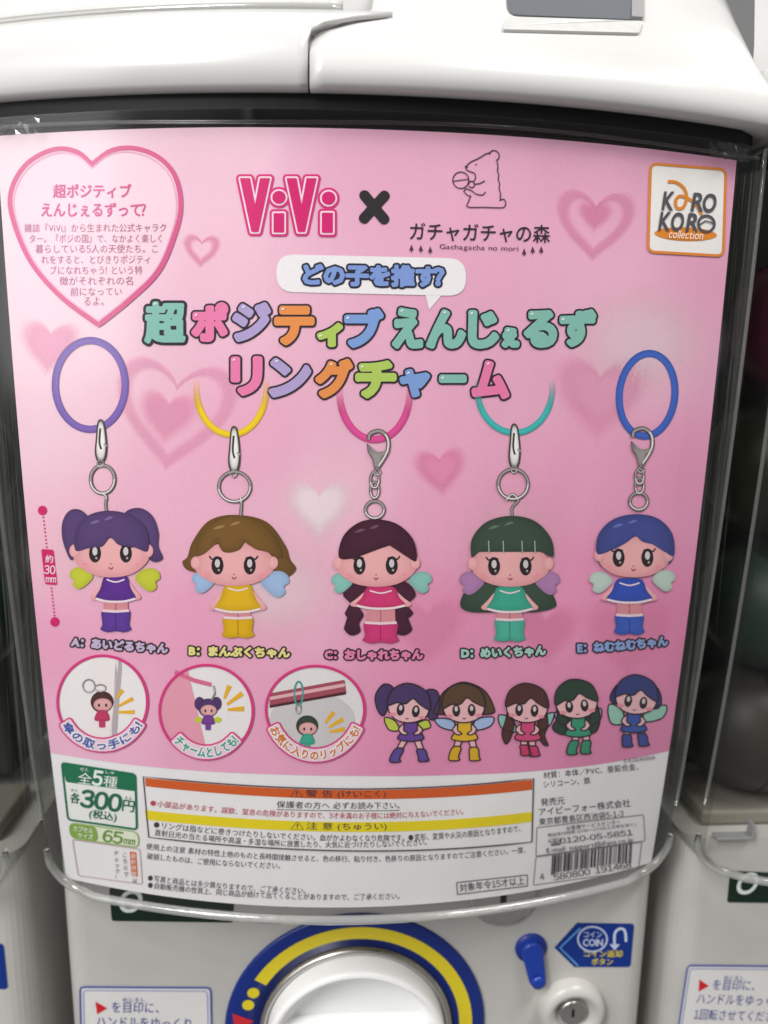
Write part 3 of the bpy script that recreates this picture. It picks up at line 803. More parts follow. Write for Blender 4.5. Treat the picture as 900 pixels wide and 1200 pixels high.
# --- speech bubble
bub = list(quadpts([(324, 298), (546, 303), (546, 347), (324, 342)], 21, 8))
bb = Art().poly(bub, lin('#f2eff0')).put('speech_bubble', card, 3)
Art().poly([(498, 343), (503, 363), (519, 344)], lin('#f2eff0')).put('bubble_tail', bb, 2.6)
cols_ = dict(t='#86c0b0', p='#ec7fae', l='#b3a2d2', o='#eb9350', g='#b4cf62', b='#7fa2dc', d='#2f7a68', y='#efe9c8')
def title(chars, name, layer, ss=5, out=5.4, fill=3.2, parent=None, shine=True):
    x0 = min(c[2] for c in chars)-8; x1 = max(c[3] for c in chars)+8; y0 = min(c[4] for c in chars)-8; y1 = max(c[5] for c in chars)+8
    G = Grid(x0, y0, x1, y1, ss); per = []
    for ch, c, a, b, tp, bt in chars:
        V, F = textpx(ch, [(a+out, bt-out), (b-out, bt-out)], bt-tp-2*out, 0, 4)
        G.tris(V, F); per.append((c, Grid(a-3, tp-3, b+3, bt+3, ss).tris(V, F), V))
    o = drape(name, *G.grown(out).shape(3), lin('#2a2430'), parent or card, layer=layer)
    for c, g1, V in per:
        l_ = drape('letter', *g1.grown(fill if V[:, 0].min() > 200 else 2.2).shape(3), lin(cols_[c]), o, layer=layer+1)
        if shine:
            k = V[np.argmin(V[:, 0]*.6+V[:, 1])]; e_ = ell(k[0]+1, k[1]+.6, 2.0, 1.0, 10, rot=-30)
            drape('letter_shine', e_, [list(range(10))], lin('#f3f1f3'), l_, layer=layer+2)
    return o
title([('超', 't', 166, 221, 350, 406), ('ポ', 'p', 222, 270, 352, 403), ('ジ', 'l', 270, 320, 352, 403), ('テ', 'o', 319, 371, 356, 407), ('ィ', 'g', 369, 404, 376, 409), ('ブ', 'b', 401, 452, 359, 410),
       ('え', 't', 457, 498, 358, 411), ('ん', 't', 497, 548, 360, 411), ('じ', 't', 546, 587, 361, 411), ('ぇ', 't', 585, 611, 381, 410), ('る', 't', 611, 655, 361, 410), ('ず', 't', 653, 701, 360, 409)], 'title_lettering', 3)
title([('リ', 'p', 268, 310, 415, 466), ('ン', 'l', 313, 367, 417, 468), ('グ', 'o', 367, 416, 418, 469), ('チ', 'g', 414, 467, 420, 469), ('ャ', 'b', 466, 506, 430, 468), ('ー', 't', 512, 549, 436.5, 451), ('ム', 'p', 550, 599, 420, 470)], 'title_lettering', 3)
fat('bubble_lettering', bb, 'どの子を推す?', [(356, 333), (519, 336)], 23, 1.7, 4.0, lin('#7f9bd8'), lin('#24243a'), 4, 7, .012, 'letter_fill')

# --- the five printed charms
SK, SKD = lin('#f2b3b4'), lin('#d98a95')
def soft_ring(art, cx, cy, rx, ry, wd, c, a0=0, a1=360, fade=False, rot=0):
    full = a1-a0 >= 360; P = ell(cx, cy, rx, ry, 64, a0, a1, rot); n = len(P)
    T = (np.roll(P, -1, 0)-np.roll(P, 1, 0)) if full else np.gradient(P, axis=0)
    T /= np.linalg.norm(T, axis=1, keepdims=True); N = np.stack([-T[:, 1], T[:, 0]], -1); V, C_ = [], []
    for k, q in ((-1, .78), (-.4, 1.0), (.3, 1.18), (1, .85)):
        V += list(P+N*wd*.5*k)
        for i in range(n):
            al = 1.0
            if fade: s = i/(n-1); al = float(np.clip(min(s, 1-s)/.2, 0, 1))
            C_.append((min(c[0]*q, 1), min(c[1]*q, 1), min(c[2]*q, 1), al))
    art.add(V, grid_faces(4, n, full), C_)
MD, MM, ML = lin('#3d3837'), lin('#a09a98'), lin('#f6f3f0')
def wire(parent, name, pts, wd, closed=False, layer=5):
    P = np.asarray(pts); a = Art().stroke(P, wd, MD, closed); a.put(name, parent, layer)
    h = Art().stroke(P, wd*.62, MM, closed).put('wire_tone', parent, layer+.5)
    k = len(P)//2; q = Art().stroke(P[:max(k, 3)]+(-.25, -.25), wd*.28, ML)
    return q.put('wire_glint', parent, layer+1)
def clasp(parent, x, y0, y1, face):
    h = y1-y0
    if face:   # lobster clasp seen from the front: open hook, thumb lever, swivel
        wire(parent, 'clasp_hook', spline([(x+2, y1-8), (x+12, y0+h*.5), (x+12, y0+h*.2), (x+3, y0+2), (x-8, y0+5), (x-10, y0+12)], False), 5)
        Art().pillow(spline([(x-12, y0+h*.32), (x-7, y0+h*.5), (x+2, y0+h*.55), (x+14, y0+h*.48), (x+13, y0+h*.56), (x+6, y0+h*.66), (x+3, y1-5), (x-3, y1-4), (x-6, y0+h*.7), (x-11, y0+h*.52)]), MM, MD, rim=.9).put('clasp_body', parent, 5.5)
        wire(parent, 'swivel', ell(x, y1-1, 4, 3.4, 16), 1.8, True)
    else:
        Art().poly(spline([(x-3, y0-.5), (x+4, y0), (x+7.5, y0+h*.4), (x+7.5, y0+h*.72), (x+4, y1-5), (x-3, y1-5), (x-6.5, y0+h*.72), (x-5.5, y0+h*.4)]), MD).put('clasp_edge', parent, 4.5)
        Art().pillow(spline([(x-2, y0+h*.02), (x+3, y0+1), (x+6, y0+h*.4), (x+6, y0+h*.7), (x+3, y1-6), (x-2, y1-6), (x-5, y0+h*.7), (x-4, y0+h*.4)]), ML, MD, rim=.95).put('clasp_body', parent, 5)
        Art().stroke(spline([(x, y0+h*.15), (x-1, y0+h*.45), (x+1, y0+h*.62)], False), 2.2, MD).stroke([(x+4, y0+h*.5), (x+8, y0+h*.55)], 2, MM).put('clasp_spring', parent, 5.8)
        wire(parent, 'swivel', ell(x, y1-3, 3.4, 4, 16), 1.8, True)
def doll(parent, fx, fy, frx, fry, hair, haird, hair_shapes, fringe, dress, boot, wing, wings, bx, dy0, dy1, dw, by0, by1, bw, eye='#2c2024'):
    for wx, wy, wr, rot in wings:
        wr = wr*.86
        q = [(wx-rot*a_*wr, wy+b_*wr) for a_, b_ in ((-1.1, -.1), (-.5, -.85), (.35, -1.05), (1.0, -.75), (1.15, -.15), (.75, .2), (.85, .7), (.35, 1.05), (-.3, .8))]
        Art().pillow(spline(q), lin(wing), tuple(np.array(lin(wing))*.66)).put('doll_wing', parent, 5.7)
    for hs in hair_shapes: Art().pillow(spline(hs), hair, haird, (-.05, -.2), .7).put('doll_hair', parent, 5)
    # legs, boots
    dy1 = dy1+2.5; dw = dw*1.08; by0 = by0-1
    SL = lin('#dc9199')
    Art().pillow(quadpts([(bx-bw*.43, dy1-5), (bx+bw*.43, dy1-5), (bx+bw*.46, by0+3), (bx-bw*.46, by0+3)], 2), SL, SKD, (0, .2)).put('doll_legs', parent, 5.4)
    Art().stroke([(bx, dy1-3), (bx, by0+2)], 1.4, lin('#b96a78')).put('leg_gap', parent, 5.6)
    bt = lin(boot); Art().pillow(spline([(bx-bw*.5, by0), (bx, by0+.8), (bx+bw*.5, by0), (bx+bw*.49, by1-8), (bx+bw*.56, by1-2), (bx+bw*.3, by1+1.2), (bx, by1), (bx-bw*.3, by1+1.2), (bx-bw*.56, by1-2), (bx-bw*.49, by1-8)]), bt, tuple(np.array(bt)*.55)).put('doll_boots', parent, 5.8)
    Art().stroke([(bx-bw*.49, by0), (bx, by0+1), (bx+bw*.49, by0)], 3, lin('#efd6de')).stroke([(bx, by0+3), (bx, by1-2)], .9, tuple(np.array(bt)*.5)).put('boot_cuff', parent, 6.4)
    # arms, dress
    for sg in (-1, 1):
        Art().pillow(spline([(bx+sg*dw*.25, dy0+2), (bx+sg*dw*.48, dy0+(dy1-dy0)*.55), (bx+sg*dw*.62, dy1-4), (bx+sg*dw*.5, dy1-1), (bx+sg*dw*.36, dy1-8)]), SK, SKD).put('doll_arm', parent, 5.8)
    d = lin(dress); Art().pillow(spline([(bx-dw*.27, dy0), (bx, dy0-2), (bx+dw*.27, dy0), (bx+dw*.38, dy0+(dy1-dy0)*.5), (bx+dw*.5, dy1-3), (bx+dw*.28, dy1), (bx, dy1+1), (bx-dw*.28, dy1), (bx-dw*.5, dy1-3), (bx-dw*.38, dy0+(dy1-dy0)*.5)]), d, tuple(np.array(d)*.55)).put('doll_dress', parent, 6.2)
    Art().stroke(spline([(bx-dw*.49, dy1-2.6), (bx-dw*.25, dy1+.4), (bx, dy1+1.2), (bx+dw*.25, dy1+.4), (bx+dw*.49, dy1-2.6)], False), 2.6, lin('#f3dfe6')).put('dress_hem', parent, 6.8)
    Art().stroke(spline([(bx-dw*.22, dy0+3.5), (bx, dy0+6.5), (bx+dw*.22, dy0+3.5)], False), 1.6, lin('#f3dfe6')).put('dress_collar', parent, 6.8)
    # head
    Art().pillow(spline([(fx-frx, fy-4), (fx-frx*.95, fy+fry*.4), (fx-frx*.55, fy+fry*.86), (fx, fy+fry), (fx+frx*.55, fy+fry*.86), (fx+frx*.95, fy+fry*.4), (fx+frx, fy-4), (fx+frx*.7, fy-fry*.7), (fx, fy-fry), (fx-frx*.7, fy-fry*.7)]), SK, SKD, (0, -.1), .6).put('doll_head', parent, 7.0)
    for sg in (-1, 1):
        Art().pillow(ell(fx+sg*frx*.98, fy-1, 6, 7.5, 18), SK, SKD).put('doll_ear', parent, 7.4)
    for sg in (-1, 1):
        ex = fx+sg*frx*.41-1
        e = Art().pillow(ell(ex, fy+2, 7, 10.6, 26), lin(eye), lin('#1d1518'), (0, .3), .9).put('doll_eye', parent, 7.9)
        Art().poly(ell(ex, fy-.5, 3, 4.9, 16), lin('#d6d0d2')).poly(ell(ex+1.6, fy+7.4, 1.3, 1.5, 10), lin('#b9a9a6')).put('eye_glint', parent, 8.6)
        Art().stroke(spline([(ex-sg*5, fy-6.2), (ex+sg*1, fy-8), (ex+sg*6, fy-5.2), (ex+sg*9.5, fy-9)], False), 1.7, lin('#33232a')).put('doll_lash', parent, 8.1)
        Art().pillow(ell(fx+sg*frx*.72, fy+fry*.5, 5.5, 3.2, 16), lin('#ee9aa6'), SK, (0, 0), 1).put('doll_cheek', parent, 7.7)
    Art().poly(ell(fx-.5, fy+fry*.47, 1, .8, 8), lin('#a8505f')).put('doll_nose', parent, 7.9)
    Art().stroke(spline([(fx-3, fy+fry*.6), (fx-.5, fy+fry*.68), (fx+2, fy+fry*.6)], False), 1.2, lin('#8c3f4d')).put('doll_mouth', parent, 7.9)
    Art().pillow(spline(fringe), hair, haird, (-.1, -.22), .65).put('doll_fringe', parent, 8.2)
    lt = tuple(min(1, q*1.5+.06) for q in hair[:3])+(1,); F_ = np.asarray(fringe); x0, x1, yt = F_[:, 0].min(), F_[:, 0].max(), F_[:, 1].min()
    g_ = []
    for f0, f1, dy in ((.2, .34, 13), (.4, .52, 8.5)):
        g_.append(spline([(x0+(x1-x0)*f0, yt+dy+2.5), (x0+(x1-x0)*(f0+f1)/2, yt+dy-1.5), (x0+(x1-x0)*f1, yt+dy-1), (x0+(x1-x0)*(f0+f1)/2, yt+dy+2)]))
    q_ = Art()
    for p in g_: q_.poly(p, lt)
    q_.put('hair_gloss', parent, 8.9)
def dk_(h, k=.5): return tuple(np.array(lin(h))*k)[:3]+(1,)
charms = []
def charm(label):
    # the printed charm's own root is its shadow-free backing: its big silicone ring
    return label
# A
def ringpart(label, cx, cy, rx, ry, wd, col, a0=0, a1=360, fade=False, rot=0):
    a = Art(); soft_ring(a, cx, cy, rx, ry, wd, lin(col), a0, a1, fade, rot)
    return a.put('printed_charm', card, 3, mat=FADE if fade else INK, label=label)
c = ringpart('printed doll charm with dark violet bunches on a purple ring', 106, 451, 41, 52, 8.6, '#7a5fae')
wire(c, 'split_ring', ell(120.5, 561.5, 14, 16.5), 4.2, True); clasp(c, 118, 494, 546, False); wire(c, 'eye_pin', spline([(121, 578), (125, 582), (124, 590), (125, 600)], False), 3.4)
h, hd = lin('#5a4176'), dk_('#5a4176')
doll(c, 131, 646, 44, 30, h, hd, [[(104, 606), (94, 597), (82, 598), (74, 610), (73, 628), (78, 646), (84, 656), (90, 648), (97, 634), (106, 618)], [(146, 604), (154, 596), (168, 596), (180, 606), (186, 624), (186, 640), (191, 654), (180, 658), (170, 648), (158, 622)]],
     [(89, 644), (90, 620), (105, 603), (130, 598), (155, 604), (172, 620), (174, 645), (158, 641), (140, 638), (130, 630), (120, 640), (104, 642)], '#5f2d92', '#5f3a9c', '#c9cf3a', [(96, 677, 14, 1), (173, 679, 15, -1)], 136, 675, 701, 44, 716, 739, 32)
# B
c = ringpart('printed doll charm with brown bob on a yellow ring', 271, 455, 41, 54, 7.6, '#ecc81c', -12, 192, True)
wire(c, 'split_ring', ell(275, 570, 18.5, 17.5), 4, True); clasp(c, 274, 502, 558, False); wire(c, 'eye_pin', spline([(282, 583), (283, 590), (282, 604)], False), 3.6)
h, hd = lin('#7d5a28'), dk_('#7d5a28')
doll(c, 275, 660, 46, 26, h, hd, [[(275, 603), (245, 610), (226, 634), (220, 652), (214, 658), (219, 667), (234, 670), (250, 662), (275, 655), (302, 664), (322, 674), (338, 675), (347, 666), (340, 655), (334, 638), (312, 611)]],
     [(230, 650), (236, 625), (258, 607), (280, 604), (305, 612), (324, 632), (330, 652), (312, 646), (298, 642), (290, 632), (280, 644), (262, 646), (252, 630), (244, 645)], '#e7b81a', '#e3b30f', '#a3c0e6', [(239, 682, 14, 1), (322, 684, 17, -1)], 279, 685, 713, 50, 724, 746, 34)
# C
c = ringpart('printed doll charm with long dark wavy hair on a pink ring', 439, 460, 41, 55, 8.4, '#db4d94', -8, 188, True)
clasp(c, 442, 503, 554, True)
for y in (562, 574): wire(c, 'chain_link', ell(439, y, 5, 9.5, 20), 3.4, True)
wire(c, 'eye_pin', ell(439, 597, 11, 10, 24), 4, True)
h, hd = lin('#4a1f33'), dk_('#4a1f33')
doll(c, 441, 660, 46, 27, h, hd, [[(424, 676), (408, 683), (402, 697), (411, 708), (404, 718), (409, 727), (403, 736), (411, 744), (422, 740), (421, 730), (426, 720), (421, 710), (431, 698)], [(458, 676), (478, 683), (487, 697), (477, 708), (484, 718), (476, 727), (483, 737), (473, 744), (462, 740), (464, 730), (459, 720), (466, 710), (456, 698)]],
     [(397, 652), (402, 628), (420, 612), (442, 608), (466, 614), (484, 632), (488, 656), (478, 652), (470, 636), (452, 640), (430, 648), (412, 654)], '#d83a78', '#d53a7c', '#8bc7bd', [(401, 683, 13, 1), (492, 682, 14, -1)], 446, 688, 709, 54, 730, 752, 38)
# D
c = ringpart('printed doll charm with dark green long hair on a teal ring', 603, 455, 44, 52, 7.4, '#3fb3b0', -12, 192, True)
wire(c, 'split_ring', ell(601, 567, 17.5, 17.5), 4.2, True); clasp(c, 602, 499, 553, False); wire(c, 'eye_pin', spline([(593, 586), (600, 579), (607, 586), (600, 594), (600, 605)], False), 3.2)
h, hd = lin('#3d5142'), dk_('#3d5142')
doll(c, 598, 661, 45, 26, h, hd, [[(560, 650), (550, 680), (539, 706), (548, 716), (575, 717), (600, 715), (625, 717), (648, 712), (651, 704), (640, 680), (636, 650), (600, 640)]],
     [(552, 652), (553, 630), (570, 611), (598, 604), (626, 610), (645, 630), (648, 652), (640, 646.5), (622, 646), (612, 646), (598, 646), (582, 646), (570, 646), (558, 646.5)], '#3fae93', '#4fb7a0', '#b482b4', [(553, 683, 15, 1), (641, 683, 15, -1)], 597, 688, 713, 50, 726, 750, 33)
q_ = Art()
for x_ in (572, 589, 611, 626): q_.stroke([(x_, 633), (x_+.6, 647)], 1.3, lin('#a7b0a4'))
q_.put('fringe_parting', c, 9)
# E
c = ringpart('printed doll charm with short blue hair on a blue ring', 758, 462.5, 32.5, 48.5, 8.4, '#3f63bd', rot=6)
clasp(c, 751, 500, 551, True)
for y in (558, 569): wire(c, 'chain_link', ell(749, y, 5, 9, 20), 3.4, True)
wire(c, 'eye_pin', ell(748, 587, 10.5, 10, 24), 4, True)
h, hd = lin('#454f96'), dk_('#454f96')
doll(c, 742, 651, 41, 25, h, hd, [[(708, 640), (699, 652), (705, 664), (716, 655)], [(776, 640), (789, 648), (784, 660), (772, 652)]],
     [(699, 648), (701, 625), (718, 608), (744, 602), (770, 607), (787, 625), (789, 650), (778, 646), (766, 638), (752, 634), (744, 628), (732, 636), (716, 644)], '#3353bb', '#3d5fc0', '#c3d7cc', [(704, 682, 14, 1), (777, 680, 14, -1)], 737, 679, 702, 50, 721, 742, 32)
# names
for s_, pts, cf in (('A：あいどるちゃん', [(84, 757), (140, 761.5), (196, 765)], '#c9b6d6'), ('B：まんぷくちゃん', [(222, 767.5), (280, 769), (339, 770)], '#ece28e'), ('C：おしゃれちゃん', [(381, 772), (438, 772.5), (495, 772)], '#eb86b2'),
                    ('D：めいくちゃん', [(541, 770.5), (590, 769.5), (639, 767)], '#a9d3c6'), ('E：ねむねむちゃん', [(677, 764.5), (730, 761.5), (782, 756)], '#8ea5da')):
    fat('doll_name', card, s_, pts, 10.8, .85, 2.6, lin(cf), lin('#2c2227'), 3, 9, .012)
# size marker
mg = lin('#d2206a')
sm = Art().poly(quadpts([(48.5, 643), (63, 644), (67.5, 685.5), (53, 684.5)], 2.5), mg).put('size_marker', card, 3)
Art().poly(ell(50, 598, 5.4, 5.6, 20), mg).poly(ell(64.5, 728.5, 5.4, 5.6, 20), mg).put('marker_dot', sm, 3)
a = Art()
for (x0, y0, x1, y1) in ((51, 606, 55, 641), (60.5, 689, 64, 721)):
    for k in np.linspace(0, 1, 9): a.poly(ell(x0+(x1-x0)*k, y0+(y1-y0)*k, 1.1, 1.1, 8), mg)
a.put('marker_dots', sm, 3)
t = Art(); text(t, '約', [(53.5, 659), (62.5, 659.4)], 9, lin('#f4dfe8'), .02); text(t, '30', [(52, 672), (65, 672.6)], 10, lin('#f4dfe8'), .02, 4); text(t, 'mm', [(54, 682), (66, 682.4)], 6, lin('#f4dfe8'), .02, 3); t.put('marker_lettering', sm, 4)

# --- three round pictures
def badge(cx, cy, rx, ry, label, fillc):
    b = Art().poly(ell(cx, cy, rx, ry, 56), lin(fillc)).put('round_picture', card, 3, label=label)
    Art().stroke(ell(cx, cy, rx, ry, 72), 3.4, lin('#d93c83'), True).put('picture_frame', b, 5.4); return b
def rays(b, L):
    a = Art()
    for x0, y0, x1, y1, w_ in L:
        d = np.array([x1-x0, y1-y0]); nrm = np.array([-d[1], d[0]])/np.linalg.norm(d)*w_/2; p0, p1 = np.array([x0, y0]), np.array([x1, y1])
        a.poly([p0-nrm*.6, p0+nrm*.6, p1+nrm*1.2, p1-nrm*1.2], lin('#efb428'))
    a.put('yellow_accent', b, 4.4)
def ribbon(b, s_, cx, cy, rx, ry, a0, a1, h, cf, co):
    P = ell(cx, cy, rx, ry, 24, a0, a1)
    V, F = textpx(s_, P, h, 0); lo, hi = V.min(0)-7, V.max(0)+7
    g = Grid(lo[0], lo[1], hi[0], hi[1], 8).tris(V, F)
    q = Grid(lo[0], lo[1], hi[0], hi[1], 8).tris(V, F)
    band = Art().stroke(ell(cx, cy, rx-h*.5, ry-h*.5, 24, a0, a1), h*.9, lin('#ffffff')); q.tris(band.v, band.f)
    o = drape('caption_ribbon', *q.grown(4).shape(3), lin('#d93c83'), b, layer=5.8)
    drape('ribbon_ground', *q.grown(2.2).shape(3), lin('#f3cfe0'), b, layer=6.4)
    drape('caption_edge', *g.grown(1.7).shape(3), lin('#f6f2f4'), b, layer=7.0)
    drape('caption_fill', *g.grown(.4).shape(2), lin(cf), b, layer=7.6)
def minidoll(b, x, y, s, hair, dress, skin='#e9b0b0'):
    Art().pillow(ell(x, y, 9*s, 8.5*s, 24), lin(hair), dk_(hair)).put('doll_hair', b, 4.6)
    Art().pillow(ell(x+.5*s, y+2.2*s, 7.2*s, 5*s, 20), lin(skin), lin('#c98088')).put('doll_head', b, 5.0)
    Art().poly(ell(x-2.4*s, y+2.5*s, .9*s, 1.4*s, 8), lin('#33252a')).poly(ell(x+3.2*s, y+2.5*s, .9*s, 1.4*s, 8), lin('#33252a')).put('doll_eyes', b, 5.6)
    Art().pillow(spline([(x-3*s, y+7*s), (x+3.5*s, y+7*s), (x+6*s, y+14*s), (x, y+15*s), (x-6*s, y+14*s)]), lin(dress), dk_(dress)).put('doll_dress', b, 5.0)
    Art().poly(quadpts([(x-2.6*s, y+15*s), (x+2.6*s, y+15*s), (x+2.4*s, y+20*s), (x-2.4*s, y+20*s)], 1, 3, 2), lin(dress)).put('doll_boots', b, 5.0)
b = badge(120.5, 822, 52.5, 54, 'round picture of a charm on a white umbrella handle', '#f2eeee')
Art().poly(spline([(108, 772), (124, 768), (138, 772), (136, 800), (132, 840), (128, 873), (104, 868), (108, 830), (112, 800)]), lin('#f4ecec')).put('umbrella_handle', b, 3.8)
Art().poly(spline([(136, 775), (143, 776), (140, 820), (136, 866), (128, 872), (133, 830)]), lin('#b9aeb3')).put('handle_shade_side', b, 3.8)
wire(b, 'split_ring', ell(104.5, 803.5, 7, 7.5, 24), 1.8, True, 4.2); wire(b, 'chain_link', ell(118, 806, 6.5, 4, 20), 1.8, True, 4.2)
minidoll(b, 120, 822, 1.5, '#54302f', '#c93b66')
rays(b, [(137, 818, 144, 808, 4), (139, 827, 156, 818, 4), (138, 834, 158, 834, 4)])
ribbon(b, '傘の取っ手にも!', 120.5, 821, 55, 57, 150, 30, 11, '#4a55a8', '#fff')
b = badge(242, 833, 54.5, 54, 'round picture of a charm on a pink pouch zip', '#f0ecec')
Art().poly(ell(242, 833, 53, 52.5, 40, 88, 246), lin('#eaa0b4')).put('pink_pouch', b, 3.8)
Art().stroke([(205, 787), (228, 797), (248, 802)], 5, lin('#dd6f92')).put('zip_pull', b, 4.2)
wire(b, 'chain_link', spline([(250, 803), (252, 812), (248, 820)], False), 2.4, False, 4.2)
for sg in (-1, 1): Art().pillow(ell(244+sg*10, 824, 6, 8, 16), lin('#54396f'), dk_('#54396f')).put('doll_hair', b, 4.4)
minidoll(b, 244, 829, 1.3, '#54396f', '#7a3f9a')
for sg in (-1, 1): Art().poly(ell(244+sg*11, 843, 5, 3.4, 14), lin('#c9cf3a')).put('doll_wing', b, 4.4)
rays(b, [(263, 818, 269, 803, 5), (266, 825, 284, 812, 5), (267, 831, 286, 830, 5)])
ribbon(b, 'チャームとしても!', 242, 829, 53, 58, 137, 43, 12, '#3fa08c', '#fff')
b = badge(369.5, 831, 57.5, 51, 'round picture of a charm on a pink lipstick tube', '#e9e6e6')
Art().poly(ell(366, 843, 50, 32, 40), lin('#d3cfd0')).put('grey_cloth', b, 3.6)
lp = Art().poly(quadpts([(316, 812), (404, 796), (406, 813), (316, 829)], 2.5), lin('#a8505f')).put('lipstick_tube', b, 4.2)
Art().poly(quadpts([(316, 816), (404, 800), (404.5, 804), (316, 820)], 1), lin('#e8b4ba')).put('tube_glint', lp, 4.8)
Art().poly(quadpts([(316, 826), (405, 810), (405.5, 813), (316, 829)], 1), lin('#4e222b')).put('tube_dark_band', lp, 4.8)
Art().stroke(ell(350, 812, 5, 14, 24), 2, lin('#3fa39a'), True).put('teal_ring', b, 5.0)
wire(b, 'chain_link', ell(350, 830, 3, 6, 18), 1.8, True, 4.6)
minidoll(b, 360, 850, 1.45, '#35463a', '#3fae93')
rays(b, [(381, 847, 391, 834, 4.5), (385, 852, 402, 842, 4.5), (386, 857, 404, 854, 4.5)])
ribbon(b, 'お気に入りのリップにも!', 369.5, 826, 60, 64, 154, 26, 11.5, '#d97a3a', '#fff')

# --- five little drawn dolls, dark outline under plain colour
def drawn(label, x, y0, y1, hair, hshapes, fringe, skin, dress, boot, wing, wshapes, hx, hy, bx, legs):
    root = Art(); ol = lin('#33232c')
    parts = []
    W_ = 1.5
    tilt = math.radians({'violet': 7, 'brown bob': -2, 'waves': 3, 'green': -5, 'blue': 8}[next(k for k in ('violet', 'brown bob', 'waves', 'green', 'blue') if k in label)])
    def R_(P):
        P = np.asarray(P, float); wt = np.clip((hy+34-P[:, 1:2])/20, 0, 1); d_ = P-(hx, hy+26)
        q = np.stack([d_[:, 0]*math.cos(tilt)-d_[:, 1]*math.sin(tilt), d_[:, 0]*math.sin(tilt)+d_[:, 1]*math.cos(tilt)], -1)+(hx, hy+26)
        return P*(1-wt)+q*wt
    first = None
    def shape(name, pts, col, layer):
        nonlocal first
        P = R_(pts); a = Art().poly(P, lin(col)); 
        if first is None:
            first = a.put('drawn_doll', card, layer, label=label)
            Art().stroke(P, W_, ol, True).put('ink_line', first, layer+.45); return
        a.put(name, first, layer); Art().stroke(P, W_, ol, True).put('ink_line', first, layer+.45)
    for k, hs in enumerate(hshapes): shape('drawn_hair', spline(hs), hair, 3.2)
    for ws in wshapes: shape('drawn_wing', spline(ws), wing, 2.9)
    for (lx0, ly0, lx1, ly1, tx, ty) in legs:
        shape('drawn_leg', quadpts([(lx0-4, ly0), (lx0+4, ly0), (lx1+3.6, ly1), (lx1-3.6, ly1)], 1.5, 3, 2), skin, 3.8)
        shape('drawn_boot', spline([(lx1-4.6, ly1), (lx1+4.6, ly1), (tx+5, ty-3), (tx+6, ty+1), (tx-5, ty+1.5), (tx-6, ty-4)]), boot, 4.4)
    shape('drawn_dress', spline([(bx-7, hy+23), (bx, hy+22), (bx+8, hy+23), (bx+11, hy+33), (bx+15, hy+42), (bx, hy+45), (bx-15, hy+42), (bx-10, hy+33)]), dress, 5.0)
    for sg in (-1, 1): shape('drawn_arm', spline([(bx+sg*8, hy+25), (bx+sg*14, hy+31), (bx+sg*9, hy+37), (bx+sg*3, hy+36), (bx+sg*8, hy+32)]), skin, 5.6)
    shape('drawn_head', ell(hx, hy+6, 24, 17, 32), skin, 6.2)
    for sg in (-1, 1):
        Art().poly(R_(ell(hx+sg*9, hy+8.5, 4.6, 7.2, 18)), lin('#33232c')).put('drawn_eye', first, 6.9)
        Art().poly(R_(ell(hx+sg*9, hy+6.5, 2, 3.2, 10)), lin('#d8ccd0')).put('eye_glint', first, 7.4)
    for sg in (-1, 1): Art().poly(R_(ell(hx+sg*17, hy+15, 4, 2.2, 12)), lin('#ea93a4')).put('drawn_cheek', first, 6.75)
    Art().stroke(R_(spline([(hx-2, hy+17.5), (hx, hy+18.6), (hx+2, hy+17.5)], False)), 1, ol).put('drawn_mouth', first, 6.75)
    shape('drawn_fringe', spline(fringe), hair, 7.0)
def fr(x, y): return [(x-25, y+5), (x-22, y-12), (x-9, y-22), (x+6, y-22), (x+20, y-14), (x+25, y+4), (x+13, y), (x+4, y-6), (x-4, y+1), (x-14, y+1)]
x, y = 476, 823
drawn('little drawn doll with violet bunches', x, 0, 0, '#4a3868', [[(x-20, y-14), (x-32, y-18), (x-40, y-4), (x-36, y+12), (x-28, y+18), (x-24, y+8)], [(x+18, y-16), (x+30, y-18), (x+36, y-4), (x+34, y+14), (x+26, y+16), (x+22, y+2)]], fr(x, y), '#f0bcc0', '#6a4496', '#5f4a9a', '#c3cf50', [[(x-26, y+20), (x-14, y+22), (x-8, y+32), (x-20, y+32)], [(x+24, y+18), (x+12, y+24), (x+12, y+32), (x+28, y+28)]], x, y, x+5, [(x-1, y+42, x-8, y+54, x-13, y+68), (x+12, y+42, x+17, y+55, x+20, y+67)])
x, y = 544, 823
drawn('little drawn doll with brown bob', x, 0, 0, '#5c4430', [[(x-22, y-14), (x-34, y+6), (x-32, y+12), (x, y+14), (x+32, y+14), (x+35, y+6), (x+24, y-14), (x, y-24)]], fr(x, y), '#f0bcc0', '#e5b52c', '#dcae28', '#a9bfe6', [[(x-34, y+18), (x-14, y+20), (x-12, y+32), (x-28, y+28)], [(x+34, y+18), (x+14, y+20), (x+12, y+32), (x+30, y+28)]], x, y, x, [(x-6, y+42, x-9, y+52, x-12, y+66), (x+8, y+42, x+11, y+53, x+12, y+66)])
x, y = 616, 823
drawn('little drawn doll with long brown waves', x, 0, 0, '#54302f', [[(x-20, y+4), (x-24, y+22), (x-28, y+36), (x-24, y+48), (x-18, y+42), (x-14, y+24)], [(x+20, y+2), (x+26, y+24), (x+22, y+38), (x+26, y+50), (x+18, y+46), (x+14, y+24)]], fr(x, y), '#f0bcc0', '#d64d7f', '#cc3d6c', '#8fc4bc', [[(x-32, y+16), (x-16, y+20), (x-12, y+34), (x-28, y+30)], [(x+32, y+10), (x+16, y+18), (x+16, y+32), (x+28, y+26)]], x, y, x+2, [(x-2, y+42, x-2, y+50, x, y+60), (x+6, y+42, x+8, y+51, x+10, y+61)])
x, y = 677, 818
